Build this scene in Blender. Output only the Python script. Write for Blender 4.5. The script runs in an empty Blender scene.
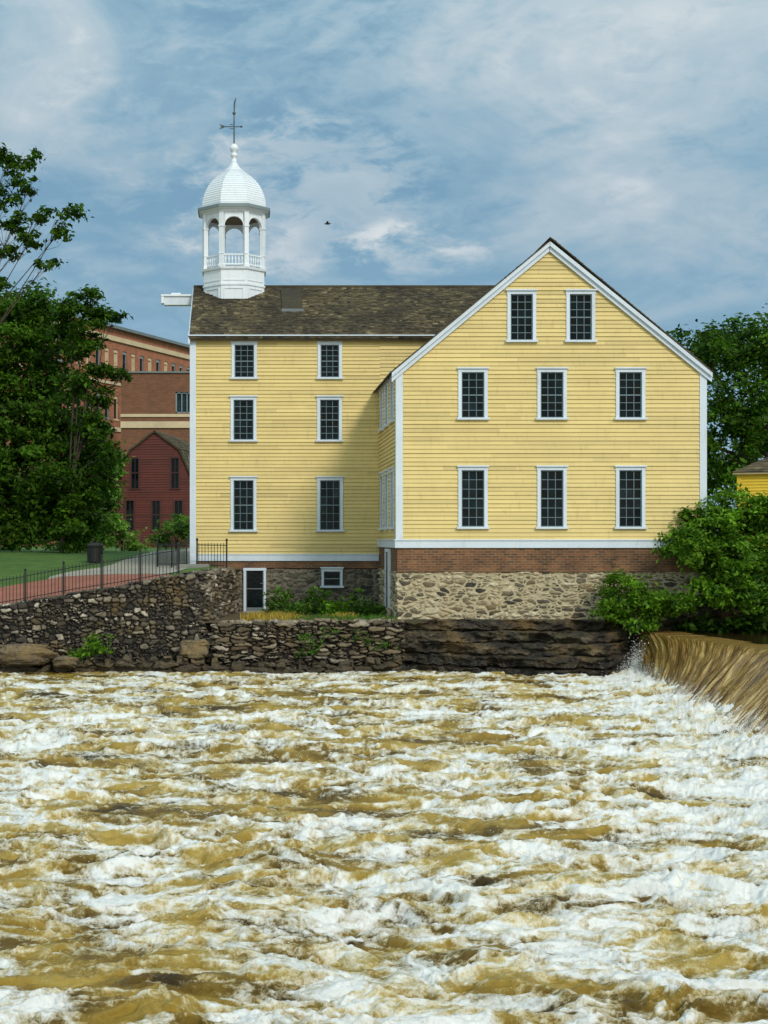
import bpy, math, random
import numpy as np
RND = random.Random(11)
F, EYE, PX0, PY0 = 1485.0, 3.9, 245.0, 540.0
S = bpy.context.scene
COL = S.collection

def W(px, py, d):
    return ((px - PX0) * d / F, d, EYE - (py - PY0) * d / F)
def ZZ(py, d): return EYE - (py - PY0) * d / F
def XX(px, d): return (px - PX0) * d / F

# ------------------------------------------------------------------ noise
_rng = np.random.RandomState(5)
_perm = _rng.permutation(4096)
_ang = _rng.rand(4096) * 2 * np.pi
_gx, _gy = np.cos(_ang), np.sin(_ang)
def _h(ix, iy): return _perm[(_perm[ix & 4095] + iy) & 4095]
def perlin(x, y):
    x = np.asarray(x, float); y = np.asarray(y, float)
    x0 = np.floor(x).astype(np.int64); y0 = np.floor(y).astype(np.int64)
    fx, fy = x - x0, y - y0
    u = fx * fx * fx * (fx * (fx * 6 - 15) + 10); v = fy * fy * fy * (fy * (fy * 6 - 15) + 10)
    def g(dx, dy):
        h = _h(x0 + dx, y0 + dy); return _gx[h] * (fx - dx) + _gy[h] * (fy - dy)
    a = g(0, 0) + u * (g(1, 0) - g(0, 0)); b = g(0, 1) + u * (g(1, 1) - g(0, 1))
    return (a + v * (b - a)) * 1.45
def fbm(x, y, o=4, gain=.5, lac=2.03):
    s = 0; a = 1; n = 0
    for i in range(o):
        s = s + a * perlin(x + 17.3 * i, y - 9.1 * i); n += a; a *= gain; x = x * lac; y = y * lac
    return s / n
def ridged(x, y, o=3, gain=.55, lac=2.1):
    s = 0; a = 1; n = 0
    for i in range(o):
        s = s + a * (1 - np.abs(perlin(x + 31.7 * i, y + 5.3 * i))*1.6); n += a; a *= gain; x = x * lac; y = y * lac
    return s / n
def sstep(a, b, x):
    t = np.clip((x - a) / (b - a), 0, 1); return t * t * (3 - 2 * t)
def worley(u, v, seed=0):
    """jittered cells: returns (F2-F1, cell random a, cell random b)"""
    iu = np.floor(u).astype(np.int64); iv = np.floor(v).astype(np.int64)
    f1 = np.full(u.shape, 9.); f2 = np.full(u.shape, 9.); ida = np.zeros(u.shape, np.int64)
    for dy in (-1, 0, 1):
        for dx in (-1, 0, 1):
            cx = iu + dx; cy = iv + dy; h = _h(cx + seed, cy + seed * 3)
            px = cx + .5 + .8 * ((h % 61) / 61. - .5) + .5 * (cy & 1)*0; py = cy + .5 + .7 * (((h // 61) % 59) / 59. - .5)
            d = np.sqrt((u - px) ** 2 + (v - py) ** 2)
            nearer = d < f1
            f2 = np.where(nearer, f1, np.minimum(f2, d)); ida = np.where(nearer, h, ida); f1 = np.where(nearer, d, f1)
    return f2 - f1, (ida % 97) / 97., ((ida // 7) % 89) / 89.

# ------------------------------------------------------------------ mesh builder
class MB:
    def __init__(s): s.v = []; s.f = []; s.t = []; s.xf = None; s.tone = 0.5
    def add(s, vs, fs):
        b = len(s.v)
        if s.xf: vs = [s.xf(*p) for p in vs]
        s.v.extend(vs); s.f.extend([tuple(b + i for i in f) for f in fs]); s.t.extend([s.tone] * len(vs))
    def box(s, x0, x1, y0, y1, z0, z1):
        s.add([(x0,y0,z0),(x1,y0,z0),(x1,y1,z0),(x0,y1,z0),(x0,y0,z1),(x1,y0,z1),(x1,y1,z1),(x0,y1,z1)],
              [(0,3,2,1),(4,5,6,7),(0,1,5,4),(1,2,6,5),(2,3,7,6),(3,0,4,7)])
    def quad(s, *p): s.add(list(p), [tuple(range(len(p)))])
    def tube(s, pts, rs, n=8, cap=True):
        rings = []
        for i, p in enumerate(pts):
            a = np.array(pts[max(i-1, 0)], float); b = np.array(pts[min(i+1, len(pts)-1)], float)
            t = b - a; t /= (np.linalg.norm(t) + 1e-9)
            ref = np.array([0,0,1.]) if abs(t[2]) < .9 else np.array([1.,0,0])
            u = np.cross(t, ref); u /= np.linalg.norm(u); w = np.cross(t, u)
            r = rs[i] if hasattr(rs, '__len__') else rs
            rings.append([tuple(np.array(p) + r*(math.cos(k*2*math.pi/n)*u + math.sin(k*2*math.pi/n)*w)) for k in range(n)])
        vs = [q for r in rings for q in r]; fs = []
        for i in range(len(pts)-1):
            for k in range(n):
                fs.append((i*n+k, i*n+(k+1)%n, (i+1)*n+(k+1)%n, (i+1)*n+k))
        if cap: fs += [tuple(range(n)), tuple(range((len(pts)-1)*n, len(pts)*n))]
        s.add(vs, fs)
    def lathe(s, cx, cy, prof, n=16, a0=0., cap=True):
        vs = []; fs = []
        for r, z in prof:
            for k in range(n):
                a = a0 + k*2*math.pi/n; vs.append((cx + r*math.cos(a), cy + r*math.sin(a), z))
        for i in range(len(prof)-1):
            for k in range(n): fs.append((i*n+k, i*n+(k+1)%n, (i+1)*n+(k+1)%n, (i+1)*n+k))
        if cap: fs += [tuple(range(n)), tuple(range((len(prof)-1)*n, len(prof)*n))]
        s.add(vs, fs)
    def prism(s, poly, y0, y1):                      # poly in x,z ; extruded in y
        n = len(poly)
        s.add([(x, y0, z) for x, z in poly] + [(x, y1, z) for x, z in poly],
              [tuple(range(n)), tuple(range(n, 2*n))] + [(i, (i+1) % n, n+(i+1) % n, n+i) for i in range(n)])
    def build(s, name, mat, parent=None, local=False, smooth=False, bevel=0, **tags):
        me = bpy.data.meshes.new(name)
        off = (0,0,0)
        if parent is not None and not local: off = wloc(parent)
        vs = [(a-off[0], b-off[1], c-off[2]) for a, b, c in s.v]
        me.from_pydata(vs, [], s.f); me.update()
        at = me.attributes.new('tone', 'FLOAT', 'POINT'); at.data.foreach_set('value', np.array(s.t, np.float32))
        return link(name, me, mat, parent, smooth, bevel, **tags)
def wloc(o):
    x = y = z = 0
    while o is not None: x += o.location[0]; y += o.location[1]; z += o.location[2]; o = o.parent
    return (x, y, z)
def link(name, me, mat, parent=None, smooth=False, bevel=0, **tags):
    o = bpy.data.objects.new(name, me); COL.objects.link(o)
    for m in (mat if isinstance(mat, (list, tuple)) else [mat]): me.materials.append(m)
    if parent is not None: o.parent = parent
    if smooth: me.polygons.foreach_set('use_smooth', np.ones(len(me.polygons), bool))
    if bevel:
        b = o.modifiers.new('bevel', 'BEVEL'); b.width = bevel; b.segments = 2; b.limit_method = 'ANGLE'
    for k, v in tags.items(): o[k] = v
    return o
def fast_mesh(name, V, Fc, attrs=None):
    """V (n,3) array, Fc (m,k) array of equal polygons"""
    me = bpy.data.meshes.new(name); V = np.asarray(V, np.float32); Fc = np.asarray(Fc, np.int32)
    k = Fc.shape[1]
    me.vertices.add(len(V)); me.vertices.foreach_set('co', V.ravel())
    me.loops.add(Fc.size); me.loops.foreach_set('vertex_index', Fc.ravel())
    me.polygons.add(len(Fc)); me.polygons.foreach_set('loop_start', np.arange(0, Fc.size, k, dtype=np.int32))
    me.polygons.foreach_set('loop_total', np.full(len(Fc), k, np.int32))
    for an, arr in (attrs or {}).items():
        a = me.attributes.new(an, 'FLOAT', 'POINT'); a.data.foreach_set('value', np.asarray(arr, np.float32).ravel())
    me.update(); me.validate(); return me
def grid_faces(r, c):
    i = np.arange(r*c).reshape(r, c)
    return np.stack([i[:-1,:-1].ravel(), i[:-1,1:].ravel(), i[1:,1:].ravel(), i[1:,:-1].ravel()], 1)
def thing(name, label, cat, loc=(0,0,0), rz=0, group=None):
    o = bpy.data.objects.new(name, None); COL.objects.link(o); o.location = loc; o.rotation_euler = (0,0,rz)
    o.empty_display_size = .3
    o['label'] = label; o['category'] = cat
    if group: o['group'] = group
    return o

# ------------------------------------------------------------------ materials
def mat(name):
    m = bpy.data.materials.new(name); m.use_nodes = True; nt = m.node_tree
    b = nt.nodes['Principled BSDF']; return m, nt, b
class N:
    def __init__(s, nt): s.nt = nt
    def n(s, t, **k):
        x = s.nt.nodes.new(t)
        for a, v in k.items():
            if hasattr(x, a): setattr(x, a, v)
        return x
    def l(s, a, b): s.nt.links.new(a, b)
    def coord(s, scale=(1,1,1)):
        c = s.n('ShaderNodeTexCoord'); m = s.n('ShaderNodeMapping'); m.inputs['Scale'].default_value = scale
        s.l(c.outputs['Object'], m.inputs['Vector']); return m.outputs['Vector']
    def noise(s, vec, scale, detail=4, rough=.55, dist=0):
        x = s.n('ShaderNodeTexNoise'); x.inputs['Scale'].default_value = scale; x.inputs['Detail'].default_value = detail
        x.inputs['Roughness'].default_value = rough; x.inputs['Distortion'].default_value = dist
        if vec is not None: s.l(vec, x.inputs['Vector'])
        return x.outputs['Fac']
    def ramp(s, fac, stops, interp='LINEAR'):
        r = s.n('ShaderNodeValToRGB'); r.color_ramp.interpolation = interp; e = r.color_ramp.elements
        while len(e) < len(stops): e.new(.5)
        for el, (p, c) in zip(e, stops): el.position = p; el.color = (c[0], c[1], c[2], 1) if hasattr(c, '__len__') else (c, c, c, 1)
        s.l(fac, r.inputs['Fac']); return r.outputs['Color']
    def attr(s, name): x = s.n('ShaderNodeAttribute'); x.attribute_name = name; return x.outputs['Fac']
    def mix(s, fac, a, b, mode='MIX'):
        x = s.n('ShaderNodeMix'); x.data_type = 'RGBA'; x.blend_type = mode
        for sock, v in ((x.inputs[0], fac), (x.inputs[6], a), (x.inputs[7], b)):
            if hasattr(v, 'is_linked') or hasattr(v, 'links'): s.l(v, sock)
            elif hasattr(v, '__len__'): sock.default_value = (v[0], v[1], v[2], 1)
            else: sock.default_value = v
        return x.outputs[2]
    def math(s, op, a, b=0., c=None, clamp=False):
        x = s.n('ShaderNodeMath'); x.operation = op; x.use_clamp = clamp
        for i, v in enumerate((a, b, c)):
            if v is None: continue
            if hasattr(v, 'links'): s.l(v, x.inputs[i])
            else: x.inputs[i].default_value = v
        return x.outputs[0]
    def bump(s, h, strength=.4, dist=.02, normal=None):
        b = s.n('ShaderNodeBump'); b.inputs['Strength'].default_value = strength; b.inputs['Distance'].default_value = dist
        s.l(h, b.inputs['Height'])
        if normal is not None: s.l(normal, b.inputs['Normal'])
        return b.outputs['Normal']

def painted(name, col, var=.12, grime=(.3,.25,.18), rough=.55, tone=.25, grime_amt=.35):
    m, nt, b = mat(name); k = N(nt)
    v = k.coord((1,1,1)); n1 = k.noise(v, .8, 5, .6); v2 = k.coord((2.5,2.5,.7)); n2 = k.noise(v2, 3.2, 6, .65)
    c = k.mix(k.ramp(n1, [(.3, 0), (.75, 1)]), tuple(x*(1-var) for x in col), tuple(min(1, x*(1+var*.4)) for x in col))
    c = k.mix(k.math('MULTIPLY', k.ramp(n2, [(.55, 0), (.8, 1)]), grime_amt), c, grime)
    t = k.attr('tone'); c = k.mix(1, c, k.ramp(t, [(0, 1-tone), (.5, 1-tone*.35), (1, 1)]), 'MULTIPLY')
    k.l(c, b.inputs['Base Color']); b.inputs['Roughness'].default_value = rough
    k.l(k.bump(k.noise(k.coord((1,1,1)), 40, 3), .12, .004), b.inputs['Normal'])
    return m
M = {}
M['yellow'] = painted('yellow_clapboard_paint', (.73,.565,.225), .10, (.40,.31,.13), .65, .26, .6)
M['yellow2'] = painted('deep_yellow_paint', (.78,.52,.03), .08, (.4,.25,.03), .6, .2)
M['white'] = painted('white_trim_paint', (.64,.71,.80), .10, (.40,.38,.34), .5, .15, .5)
M['cupwhite'] = painted('cupola_white_paint', (.78,.82,.87), .08, (.42,.42,.38), .5, .15, .5)
M['muntin'] = painted('muntin_paint', (.13,.19,.22), .15, (.06,.07,.07), .5, .1)
M['brownwood'] = painted('brown_wood', (.16,.09,.05), .3, (.05,.03,.02), .7, .3)
M['iron'] = painted('black_iron', (.012,.012,.013), .3, (.05,.03,.02), .45, .1)
M['maroon'] = painted('maroon_siding', (.115,.020,.012), .25, (.05,.015,.012), .75, .35)
M['maroontrim'] = painted('maroon_trim', (.075,.02,.018), .25, (.03,.01,.01), .75, .2)
M['cream'] = painted('cream_stone_band', (.60,.47,.30), .2, (.3,.2,.12), .8, .2)
M['greyblue'] = painted('grey_steel_sash', (.22,.27,.29), .2, (.1,.1,.1), .5, .1)
M['leadgrey'] = painted('lead_flashing', (.16,.18,.19), .2, (.08,.1,.08), .45, .1)
M['vane'] = painted('weathered_vane_metal', (.07,.10,.10), .3, (.1,.06,.03), .5, .1)
M['binblack'] = painted('black_bin_metal', (.012,.013,.012), .3, (.03,.03,.03), .6, .1)
M['birdmat'] = painted('dark_feathers', (.03,.03,.035), .3, (.02,.02,.02), .8, .1)
M['concrete'] = painted('worn_concrete', (.26,.25,.23), .3, (.1,.09,.07), .9, .1, .6)

def glass_mat():
    m, nt, b = mat('old_window_glass'); k = N(nt)
    v = k.coord((1,1,1)); c = k.ramp(k.noise(v, 1.7, 5, .6), [(.3, (.002,.005,.007)), (.62, (.006,.014,.018)), (.8, (.022,.042,.05))])
    c = k.mix(1, c, k.ramp(k.attr('tone'), [(0, .3), (.8, 1.0), (1, 2.4)]), 'MULTIPLY')
    k.l(c, b.inputs['Base Color']); b.inputs['Roughness'].default_value = .05; b.inputs['Specular IOR Level'].default_value = .12
    k.l(k.bump(k.noise(v, 7, 2), .10, .03), b.inputs['Normal']); return m
M['glass'] = glass_mat()

def shingle_mat():
    m, nt, b = mat('weathered_mossy_shingles'); k = N(nt)
    v = k.coord((1,1,1)); big = k.noise(v, .75, 4, .62); t = k.attr('tone'); fine = k.noise(k.coord((6,1,6)), 4, 6, .7)
    c = k.ramp(t, [(0, (.022,.017,.008)), (.5, (.092,.068,.032)), (.85, (.15,.115,.058)), (1, (.23,.18,.10))])
    c = k.mix(k.math('MULTIPLY', k.ramp(big, [(.44, 0), (.58, 1)]), .66), c, (.024,.018,.011))
    c = k.mix(k.math('MULTIPLY', k.ramp(k.noise(v, 2.6, 5, .7), [(.56, 0), (.72, 1)]), .5), c, (.085,.085,.03))
    c = k.mix(1, c, k.ramp(fine, [(.25, .35), (.75, 1.7)]), 'MULTIPLY')
    k.l(c, b.inputs['Base Color']); b.inputs['Roughness'].default_value = .9
    k.l(k.bump(fine, .5, .02), b.inputs['Normal']); return m
M['shingle'] = shingle_mat()

def stone_mat(name, stops, gapcol, patch=None, patchamt=.5, rough=.85, wet=True, sc=1.):
    m, nt, b = mat(name); k = N(nt); v = k.coord((sc,sc,sc))
    c = k.ramp(k.attr('tone'), stops)
    n = k.noise(v, 9, 6, .7); c = k.mix(1, c, k.ramp(n, [(.25, .35), (.5, .95), (.78, 1.8)]), 'MULTIPLY')
    if patch: c = k.mix(k.math('MULTIPLY', k.ramp(k.noise(v, 1.1, 5, .65), [(.48, 0), (.66, 1)]), patchamt), c, patch)
    gap = k.math('MULTIPLY_ADD', k.noise(v, 14, 4, .6), .5, k.math('SUBTRACT', k.attr('gap'), .25))
    c = k.mix(k.ramp(gap, [(.35, 0), (.6, 1)]), c, gapcol)
    if wet:   # damp, algae-dark tide band near the water line
        g = k.n('ShaderNodeNewGeometry'); sx = k.n('ShaderNodeSeparateXYZ'); k.l(g.outputs['Position'], sx.inputs[0])
        w = k.math('MULTIPLY_ADD', k.noise(v, 3, 4, .6), .6, sx.outputs['Z'])
        f = k.ramp(w, [(.45, 1), (.95, 0)]); c = k.mix(k.math('MULTIPLY', f, .7), c, (.022,.017,.010))
    k.l(c, b.inputs['Base Color']); b.inputs['Roughness'].default_value = rough
    h = k.math('ADD', n, k.math('MULTIPLY', k.noise(v, 35, 3, .6), .4)); k.l(k.bump(h, .8, .03), b.inputs['Normal']); return m
M['rubble'] = stone_mat('dark_rubble_stone', [(0,(.016,.013,.010)),(.4,(.045,.036,.027)),(.7,(.105,.085,.062)),(.92,(.21,.175,.13)),(1,(.40,.35,.28))], (.007,.006,.005), (.19,.125,.045), .6)
M['coursed'] = stone_mat('coursed_ledge_stone', [(0,(.03,.024,.016)),(.4,(.10,.075,.048)),(.8,(.21,.165,.11)),(1,(.36,.31,.25))], (.010,.008,.006), (.17,.10,.03), .35)
M['creamstone'] = stone_mat('mortared_tan_stone', [(0,(.035,.030,.024)),(.28,(.09,.075,.055)),(.5,(.23,.18,.11)),(.72,(.38,.31,.20)),(1,(.50,.43,.30))], (.42,.355,.23), (.34,.23,.10), .45, wet=False)
M['greystone'] = stone_mat('grey_foundation_stone', [(0,(.035,.03,.024)),(.4,(.09,.075,.055)),(1,(.22,.18,.13))], (.19,.165,.12), None, wet=False)
M['boulder'] = stone_mat('tan_river_boulder', [(0,(.075,.055,.034)),(1,(.20,.15,.09))], (.1,.07,.04), (.26,.17,.06), .6)

def bedrock_mat():
    m, nt, b = mat('stratified_bedrock'); k = N(nt); v = k.coord((.9,.9,2.6)); v1 = k.coord((1,1,1))
    n = k.noise(v, 1.5, 9, .68, .5); c = k.ramp(n, [(.30, (.006,.0045,.003)), (.46, (.020,.015,.009)), (.55, (.055,.040,.022)), (.66, (.14,.105,.06)), (.80, (.28,.23,.17))])
    c = k.mix(k.math('MULTIPLY', k.ramp(k.noise(v1, .9, 5, .6), [(.5, 0), (.68, 1)]), .55), c, (.17,.095,.025))
    c = k.mix(k.math('MULTIPLY', k.ramp(k.noise(v1, 1.7, 5, .6), [(.55, 0), (.7, 1)]), .5), c, (.035,.05,.012))
    g = k.n('ShaderNodeNewGeometry'); sx = k.n('ShaderNodeSeparateXYZ'); k.l(g.outputs['Position'], sx.inputs[0])
    wt = k.ramp(k.math('MULTIPLY_ADD', k.noise(v1, 1.6, 5, .6), .9, k.math('MULTIPLY', sx.outputs['Z'], .6)), [(.55, 1), (.85, 0)])
    c = k.mix(k.math('MULTIPLY', wt, .75), c, (.010,.0075,.005)); k.l(c, b.inputs['Base Color']); k.l(k.ramp(wt, [(0, .75), (1, .35)]), b.inputs['Roughness'])
    k.l(k.bump(k.noise(v, 3, 8, .7), 1, .08), b.inputs['Normal']); return m
M['bedrock'] = bedrock_mat()

def brick_mat(name, c1, c2, mortar, bw=.21, bh=.067, ms=.010, var=.3, axis='xz'):
    m, nt, b = mat(name); k = N(nt)
    tc = k.n('ShaderNodeTexCoord'); sx = k.n('ShaderNodeSeparateXYZ'); k.l(tc.outputs['Object'], sx.inputs[0])
    cb = k.n('ShaderNodeCombineXYZ')
    if axis == 'xz': k.l(k.math('ADD', sx.outputs['X'], sx.outputs['Y']), cb.inputs[0]); k.l(sx.outputs['Z'], cb.inputs[1])
    else: k.l(sx.outputs['X'], cb.inputs[0]); k.l(sx.outputs['Y'], cb.inputs[1])
    br = k.n('ShaderNodeTexBrick'); br.inputs['Scale'].default_value = 1; br.inputs['Brick Width'].default_value = bw
    br.inputs['Row Height'].default_value = bh; br.inputs['Mortar Size'].default_value = ms; br.inputs['Bias'].default_value = 0
    br.inputs['Color1'].default_value = (*c1, 1); br.inputs['Color2'].default_value = (*c2, 1); br.inputs['Mortar'].default_value = (*mortar, 1)
    k.l(cb.outputs[0], br.inputs['Vector'])
    v = k.coord((1,1,1)); c = k.mix(1, br.outputs['Color'], k.ramp(k.noise(v, 1.2, 6, .7), [(.3, 1-var), (.7, 1+var*.3)]), 'MULTIPLY')
    k.l(c, b.inputs['Base Color']); b.inputs['Roughness'].default_value = .85
    k.l(k.bump(br.outputs['Fac'], -.4, .01), b.inputs['Normal']); return m
M['brick'] = brick_mat('old_red_brick', (.27,.095,.030), (.11,.040,.016), (.20,.145,.09), .23, .075, .013, .65)
M['millbrick'] = brick_mat('far_mill_brick', (.42,.115,.045), (.30,.08,.032), (.3,.2,.14), .4, .13, .015)
M['blockbrick'] = brick_mat('brown_block_brick', (.21,.075,.035), (.15,.055,.028), (.17,.1,.06), .4, .13, .015)
M['paver'] = brick_mat('red_brick_pavers', (.42,.13,.075), (.32,.10,.06), (.25,.13,.09), .4, .2, .012, .25, 'xy')

def ground_mat(name, a, bcol, sc=2., rough=.95, bs=.5):
    m, nt, b = mat(name); k = N(nt); v = k.coord((1,1,1))
    c = k.mix(k.ramp(k.noise(v, sc, 6, .7), [(.3,0),(.7,1)]), a, bcol); c = k.mix(1, c, k.ramp(k.noise(v, sc*15, 3, .6), [(.3,.65),(.7,1.25)]), 'MULTIPLY')
    k.l(c, b.inputs['Base Color']); b.inputs['Roughness'].default_value = rough
    k.l(k.bump(k.noise(v, sc*12, 4, .7), bs, .03), b.inputs['Normal']); return m
M['grass'] = ground_mat('lawn_grass', (.030,.085,.006), (.085,.165,.016), 1.1)
M['gravel'] = ground_mat('pale_gravel_path', (.30,.27,.22), (.40,.37,.31), 1.2)
M['soil'] = ground_mat('terrace_soil', (.07,.05,.025), (.14,.10,.05), 1.2)
M['bed'] = ground_mat('river_bed_mud', (.05,.035,.015), (.08,.055,.02), 1.2)
M['bark'] = ground_mat('tree_bark', (.035,.025,.018), (.075,.055,.04), 3.)

def leaf_mat(name, dark, light, sat=.35):
    m = bpy.data.materials.new(name); m.use_nodes = True; nt = m.node_tree; k = N(nt); nt.nodes.clear()
    out = k.n('ShaderNodeOutputMaterial'); c = k.ramp(k.attr('tone'), [(0, dark), (.75, light), (1, tuple(x*1.5 for x in light))])
    d = k.n('ShaderNodeBsdfPrincipled'); k.l(c, d.inputs['Base Color']); d.inputs['Roughness'].default_value = .5; d.inputs['Specular IOR Level'].default_value = .12
    t = k.n('ShaderNodeBsdfTranslucent'); k.l(k.mix(1, c, (1.2,1.5,.5), 'MULTIPLY'), t.inputs['Color'])
    mx = k.n('ShaderNodeMixShader'); mx.inputs[0].default_value = sat; k.l(d.outputs[0], mx.inputs[1]); k.l(t.outputs[0], mx.inputs[2]); k.l(mx.outputs[0], out.inputs[0]); return m
M['leafdark'] = leaf_mat('dark_maple_leaves', (.010,.030,.003), (.070,.150,.010))
M['leafmid'] = leaf_mat('mid_green_leaves', (.03,.075,.012), (.10,.20,.03))
M['leafbright'] = leaf_mat('bright_shrub_leaves', (.020,.062,.005), (.155,.30,.022))
M['leafpale'] = leaf_mat('pale_shrub_leaves', (.06,.13,.02), (.17,.30,.05))
M['drygrass'] = leaf_mat('dry_golden_grass', (.22,.15,.03), (.48,.34,.07))

# ------------------------------------------------------------------ camera, world, sun
cam = bpy.data.objects.new('camera', bpy.data.cameras.new('camera')); COL.objects.link(cam)
cam.location = (0, 0, EYE); cam.rotation_euler = (math.radians(90), 0, 0)
cam.data.sensor_fit = 'HORIZONTAL'; cam.data.sensor_width = 36; cam.data.lens = F/768*36
cam.data.shift_x = (384-PX0)/768; cam.data.shift_y = (PY0-512)/768; cam.data.clip_end = 6000; cam.data.clip_start = .1
S.camera = cam
sd = (.50, -1.0, .84); L = math.sqrt(sum(a*a for a in sd)); el = math.asin(sd[2]/L); az = math.atan2(sd[0], sd[1])
sl = bpy.data.lights.new('sun', 'SUN'); sl.energy = 2.0; sl.angle = math.radians(13); sl.color = (1, .93, .82)
so = bpy.data.objects.new('sun', sl); COL.objects.link(so)
from mathutils import Vector
so.rotation_euler = Vector(sd).to_track_quat('Z', 'Y').to_euler(); so.location = (20, -40, 35)
w = bpy.data.worlds.new('World'); S.world = w; w.use_nodes = True; nt = w.node_tree; k = N(nt)
bg = nt.nodes['Background']; sky = k.n('ShaderNodeTexSky'); sky.sky_type = 'NISHITA'; sky.sun_disc = False
sky.sun_elevation = el; sky.sun_rotation = az; sky.air_density = 1.0; sky.dust_density = .6; sky.ozone_density = 1.6
tc = k.n('ShaderNodeTexCoord'); mp = k.n('ShaderNodeMapping'); mp.inputs['Scale'].default_value = (1, 1, 2.3); mp.inputs['Rotation'].default_value = (0, math.radians(16), 0); mp.inputs['Location'].default_value = (.30,.1,.17)
k.l(tc.outputs['Generated'], mp.inputs['Vector'])
n1 = k.noise(mp.outputs[0], 5.0, 9, .55, .9); n2 = k.noise(mp.outputs[0], 13, 9, .6, .6); n3 = k.noise(mp.outputs[0], 34, 9, .62, .4)
cover = k.math('ADD', k.math('MULTIPLY_ADD', n1, 1.05, -.17), k.math('MULTIPLY', n2, .34))
def blob(px, py, sx, sz, amt):
    cx, cz = (px-PX0)/F, (PY0-py)/F
    s1 = k.n('ShaderNodeSeparateXYZ'); k.l(tc.outputs['Generated'], s1.inputs[0])
    y = k.math('MAXIMUM', s1.outputs['Y'], .05)
    a = k.math('DIVIDE', k.math('SUBTRACT', k.math('DIVIDE', s1.outputs['X'], y), cx), sx)
    c = k.math('DIVIDE', k.math('SUBTRACT', k.math('DIVIDE', s1.outputs['Z'], y), cz), sz)
    r = k.math('ADD', k.math('MULTIPLY', a, a), k.math('MULTIPLY', c, c))
    r = k.math('ADD', r, k.math('ADD', k.math('MULTIPLY_ADD', n2, 9., -4.5), k.math('MULTIPLY_ADD', n3, 8., -4.)))
    e = k.ramp(k.math('MULTIPLY', r, .22), [(0, 1), (.75, 0)], 'EASE'); return k.math('MULTIPLY', e, amt)
blobs = k.math('ADD', k.math('ADD', blob(300, 190, .055, .032, .24), blob(418, 248, .030, .010, .24)), k.math('ADD', blob(120, 22, .04, .02, .02), blob(640, 130, .22, .18, .15)))
cl = k.math('ADD', cover, blobs)
cm = k.ramp(cl, [(.36, .55), (.50, .85), (.66, 1), (.9, 1)])
STR = .11
cc = k.ramp(cl, [(.38, (.15,.315,.46)), (.50, (.215,.405,.555)), (.60, (.31,.49,.63)), (.78, (.48,.61,.71)), (1, (.78,.83,.87))])
cs = k.n('ShaderNodeVectorMath'); cs.operation = 'SCALE'; k.l(cc, cs.inputs[0]); cs.inputs['Scale'].default_value = 1/STR*.86
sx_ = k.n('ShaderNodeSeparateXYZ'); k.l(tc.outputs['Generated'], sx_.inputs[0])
up_ = k.math('ADD', k.math('MULTIPLY', sx_.outputs['Z'], .8), k.math('MULTIPLY_ADD', sx_.outputs['Y'], -.6, .40), clamp=True)  # brightens the unseen sky overhead and behind the camera as added fill light
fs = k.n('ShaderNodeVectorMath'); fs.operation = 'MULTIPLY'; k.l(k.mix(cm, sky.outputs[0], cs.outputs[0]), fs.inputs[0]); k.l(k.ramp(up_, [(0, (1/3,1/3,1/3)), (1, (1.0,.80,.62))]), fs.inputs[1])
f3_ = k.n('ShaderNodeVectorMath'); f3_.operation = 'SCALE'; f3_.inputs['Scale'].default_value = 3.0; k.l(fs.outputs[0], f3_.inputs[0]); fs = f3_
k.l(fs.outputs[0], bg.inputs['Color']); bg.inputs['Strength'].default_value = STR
S.view_settings.view_transform = 'Standard'; S.view_settings.look = 'None'; S.view_settings.exposure = .03; S.view_settings.gamma = 1

# ------------------------------------------------------------------ ground
WX = [-400, -60, -14, -7.3, -5.2, -4.0, -2.1, -1.2, -.2]
WTOP = [1.2, 1.2, 1.35, 1.88, 2.28, 2.46, 2.79, 2.88, 2.9]
def wally(x):
    x = np.asarray(x, float)
    return np.interp(x, [-400, -1.25, -.25, 13.0, 13.95, 14.2, 400], [44.75, 44.75, 51.05, 51.05, 51.05, 46.3, 46.3])
def gz(x, s):
    x = np.asarray(x, float); top = np.interp(x, WX + [13.9, 14.3, 400], WTOP + [2.4, 2.0, 2.0])
    far = 3.38
    t = sstep(-2, 20, s)*1.0; t0 = float(sstep(-2, 20, 0.)); t = (t - t0)/(1-t0)
    return top + (far - top) * t + .10*fbm(x*.05, s*.05, 2) * np.clip(s/60, 0, 1)
xs = np.concatenate([np.linspace(-2500, -80, 14), np.linspace(-70, -12, 30), np.linspace(-11.5, 20, 106), np.linspace(21, 80, 30), np.linspace(100, 2500, 14)])
ss = np.concatenate([np.linspace(0, 30, 80), np.linspace(31, 150, 50), np.geomspace(160, 4500, 20)])
X, Sg = np.meshgrid(xs, ss); Y = wally(X) + Sg; Z = gz(X, Sg)
link('ground', fast_mesh('ground', np.stack([X.ravel(), Y.ravel(), Z.ravel()], 1), grid_faces(*X.shape)), M['grass'], smooth=True, kind='structure')
def ground_at(x, y): return float(gz(x, max(0, y - float(wally(x)))))
def strip(name, mt, edge0, edge1, lift, n=90, m=10):
    """surface between two polylines of (x, y), laid on the ground"""
    def samp(e):
        e = np.array(e, float); t = np.linspace(0, len(e)-1, n); return np.interp(t, range(len(e)), e[:,0]), np.interp(t, range(len(e)), e[:,1])
    a, b = samp(edge0), samp(edge1); T = np.linspace(0, 1, m)[:,None]
    X = a[0][None]*(1-T)+b[0][None]*T; Y = a[1][None]*(1-T)+b[1][None]*T
    Z = gz(X, np.maximum(0, Y - wally(X))) + lift
    link(name, fast_mesh(name, np.stack([X.ravel(), Y.ravel(), Z.ravel()], 1), grid_faces(m, n)), mt, smooth=True, kind='structure')
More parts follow.
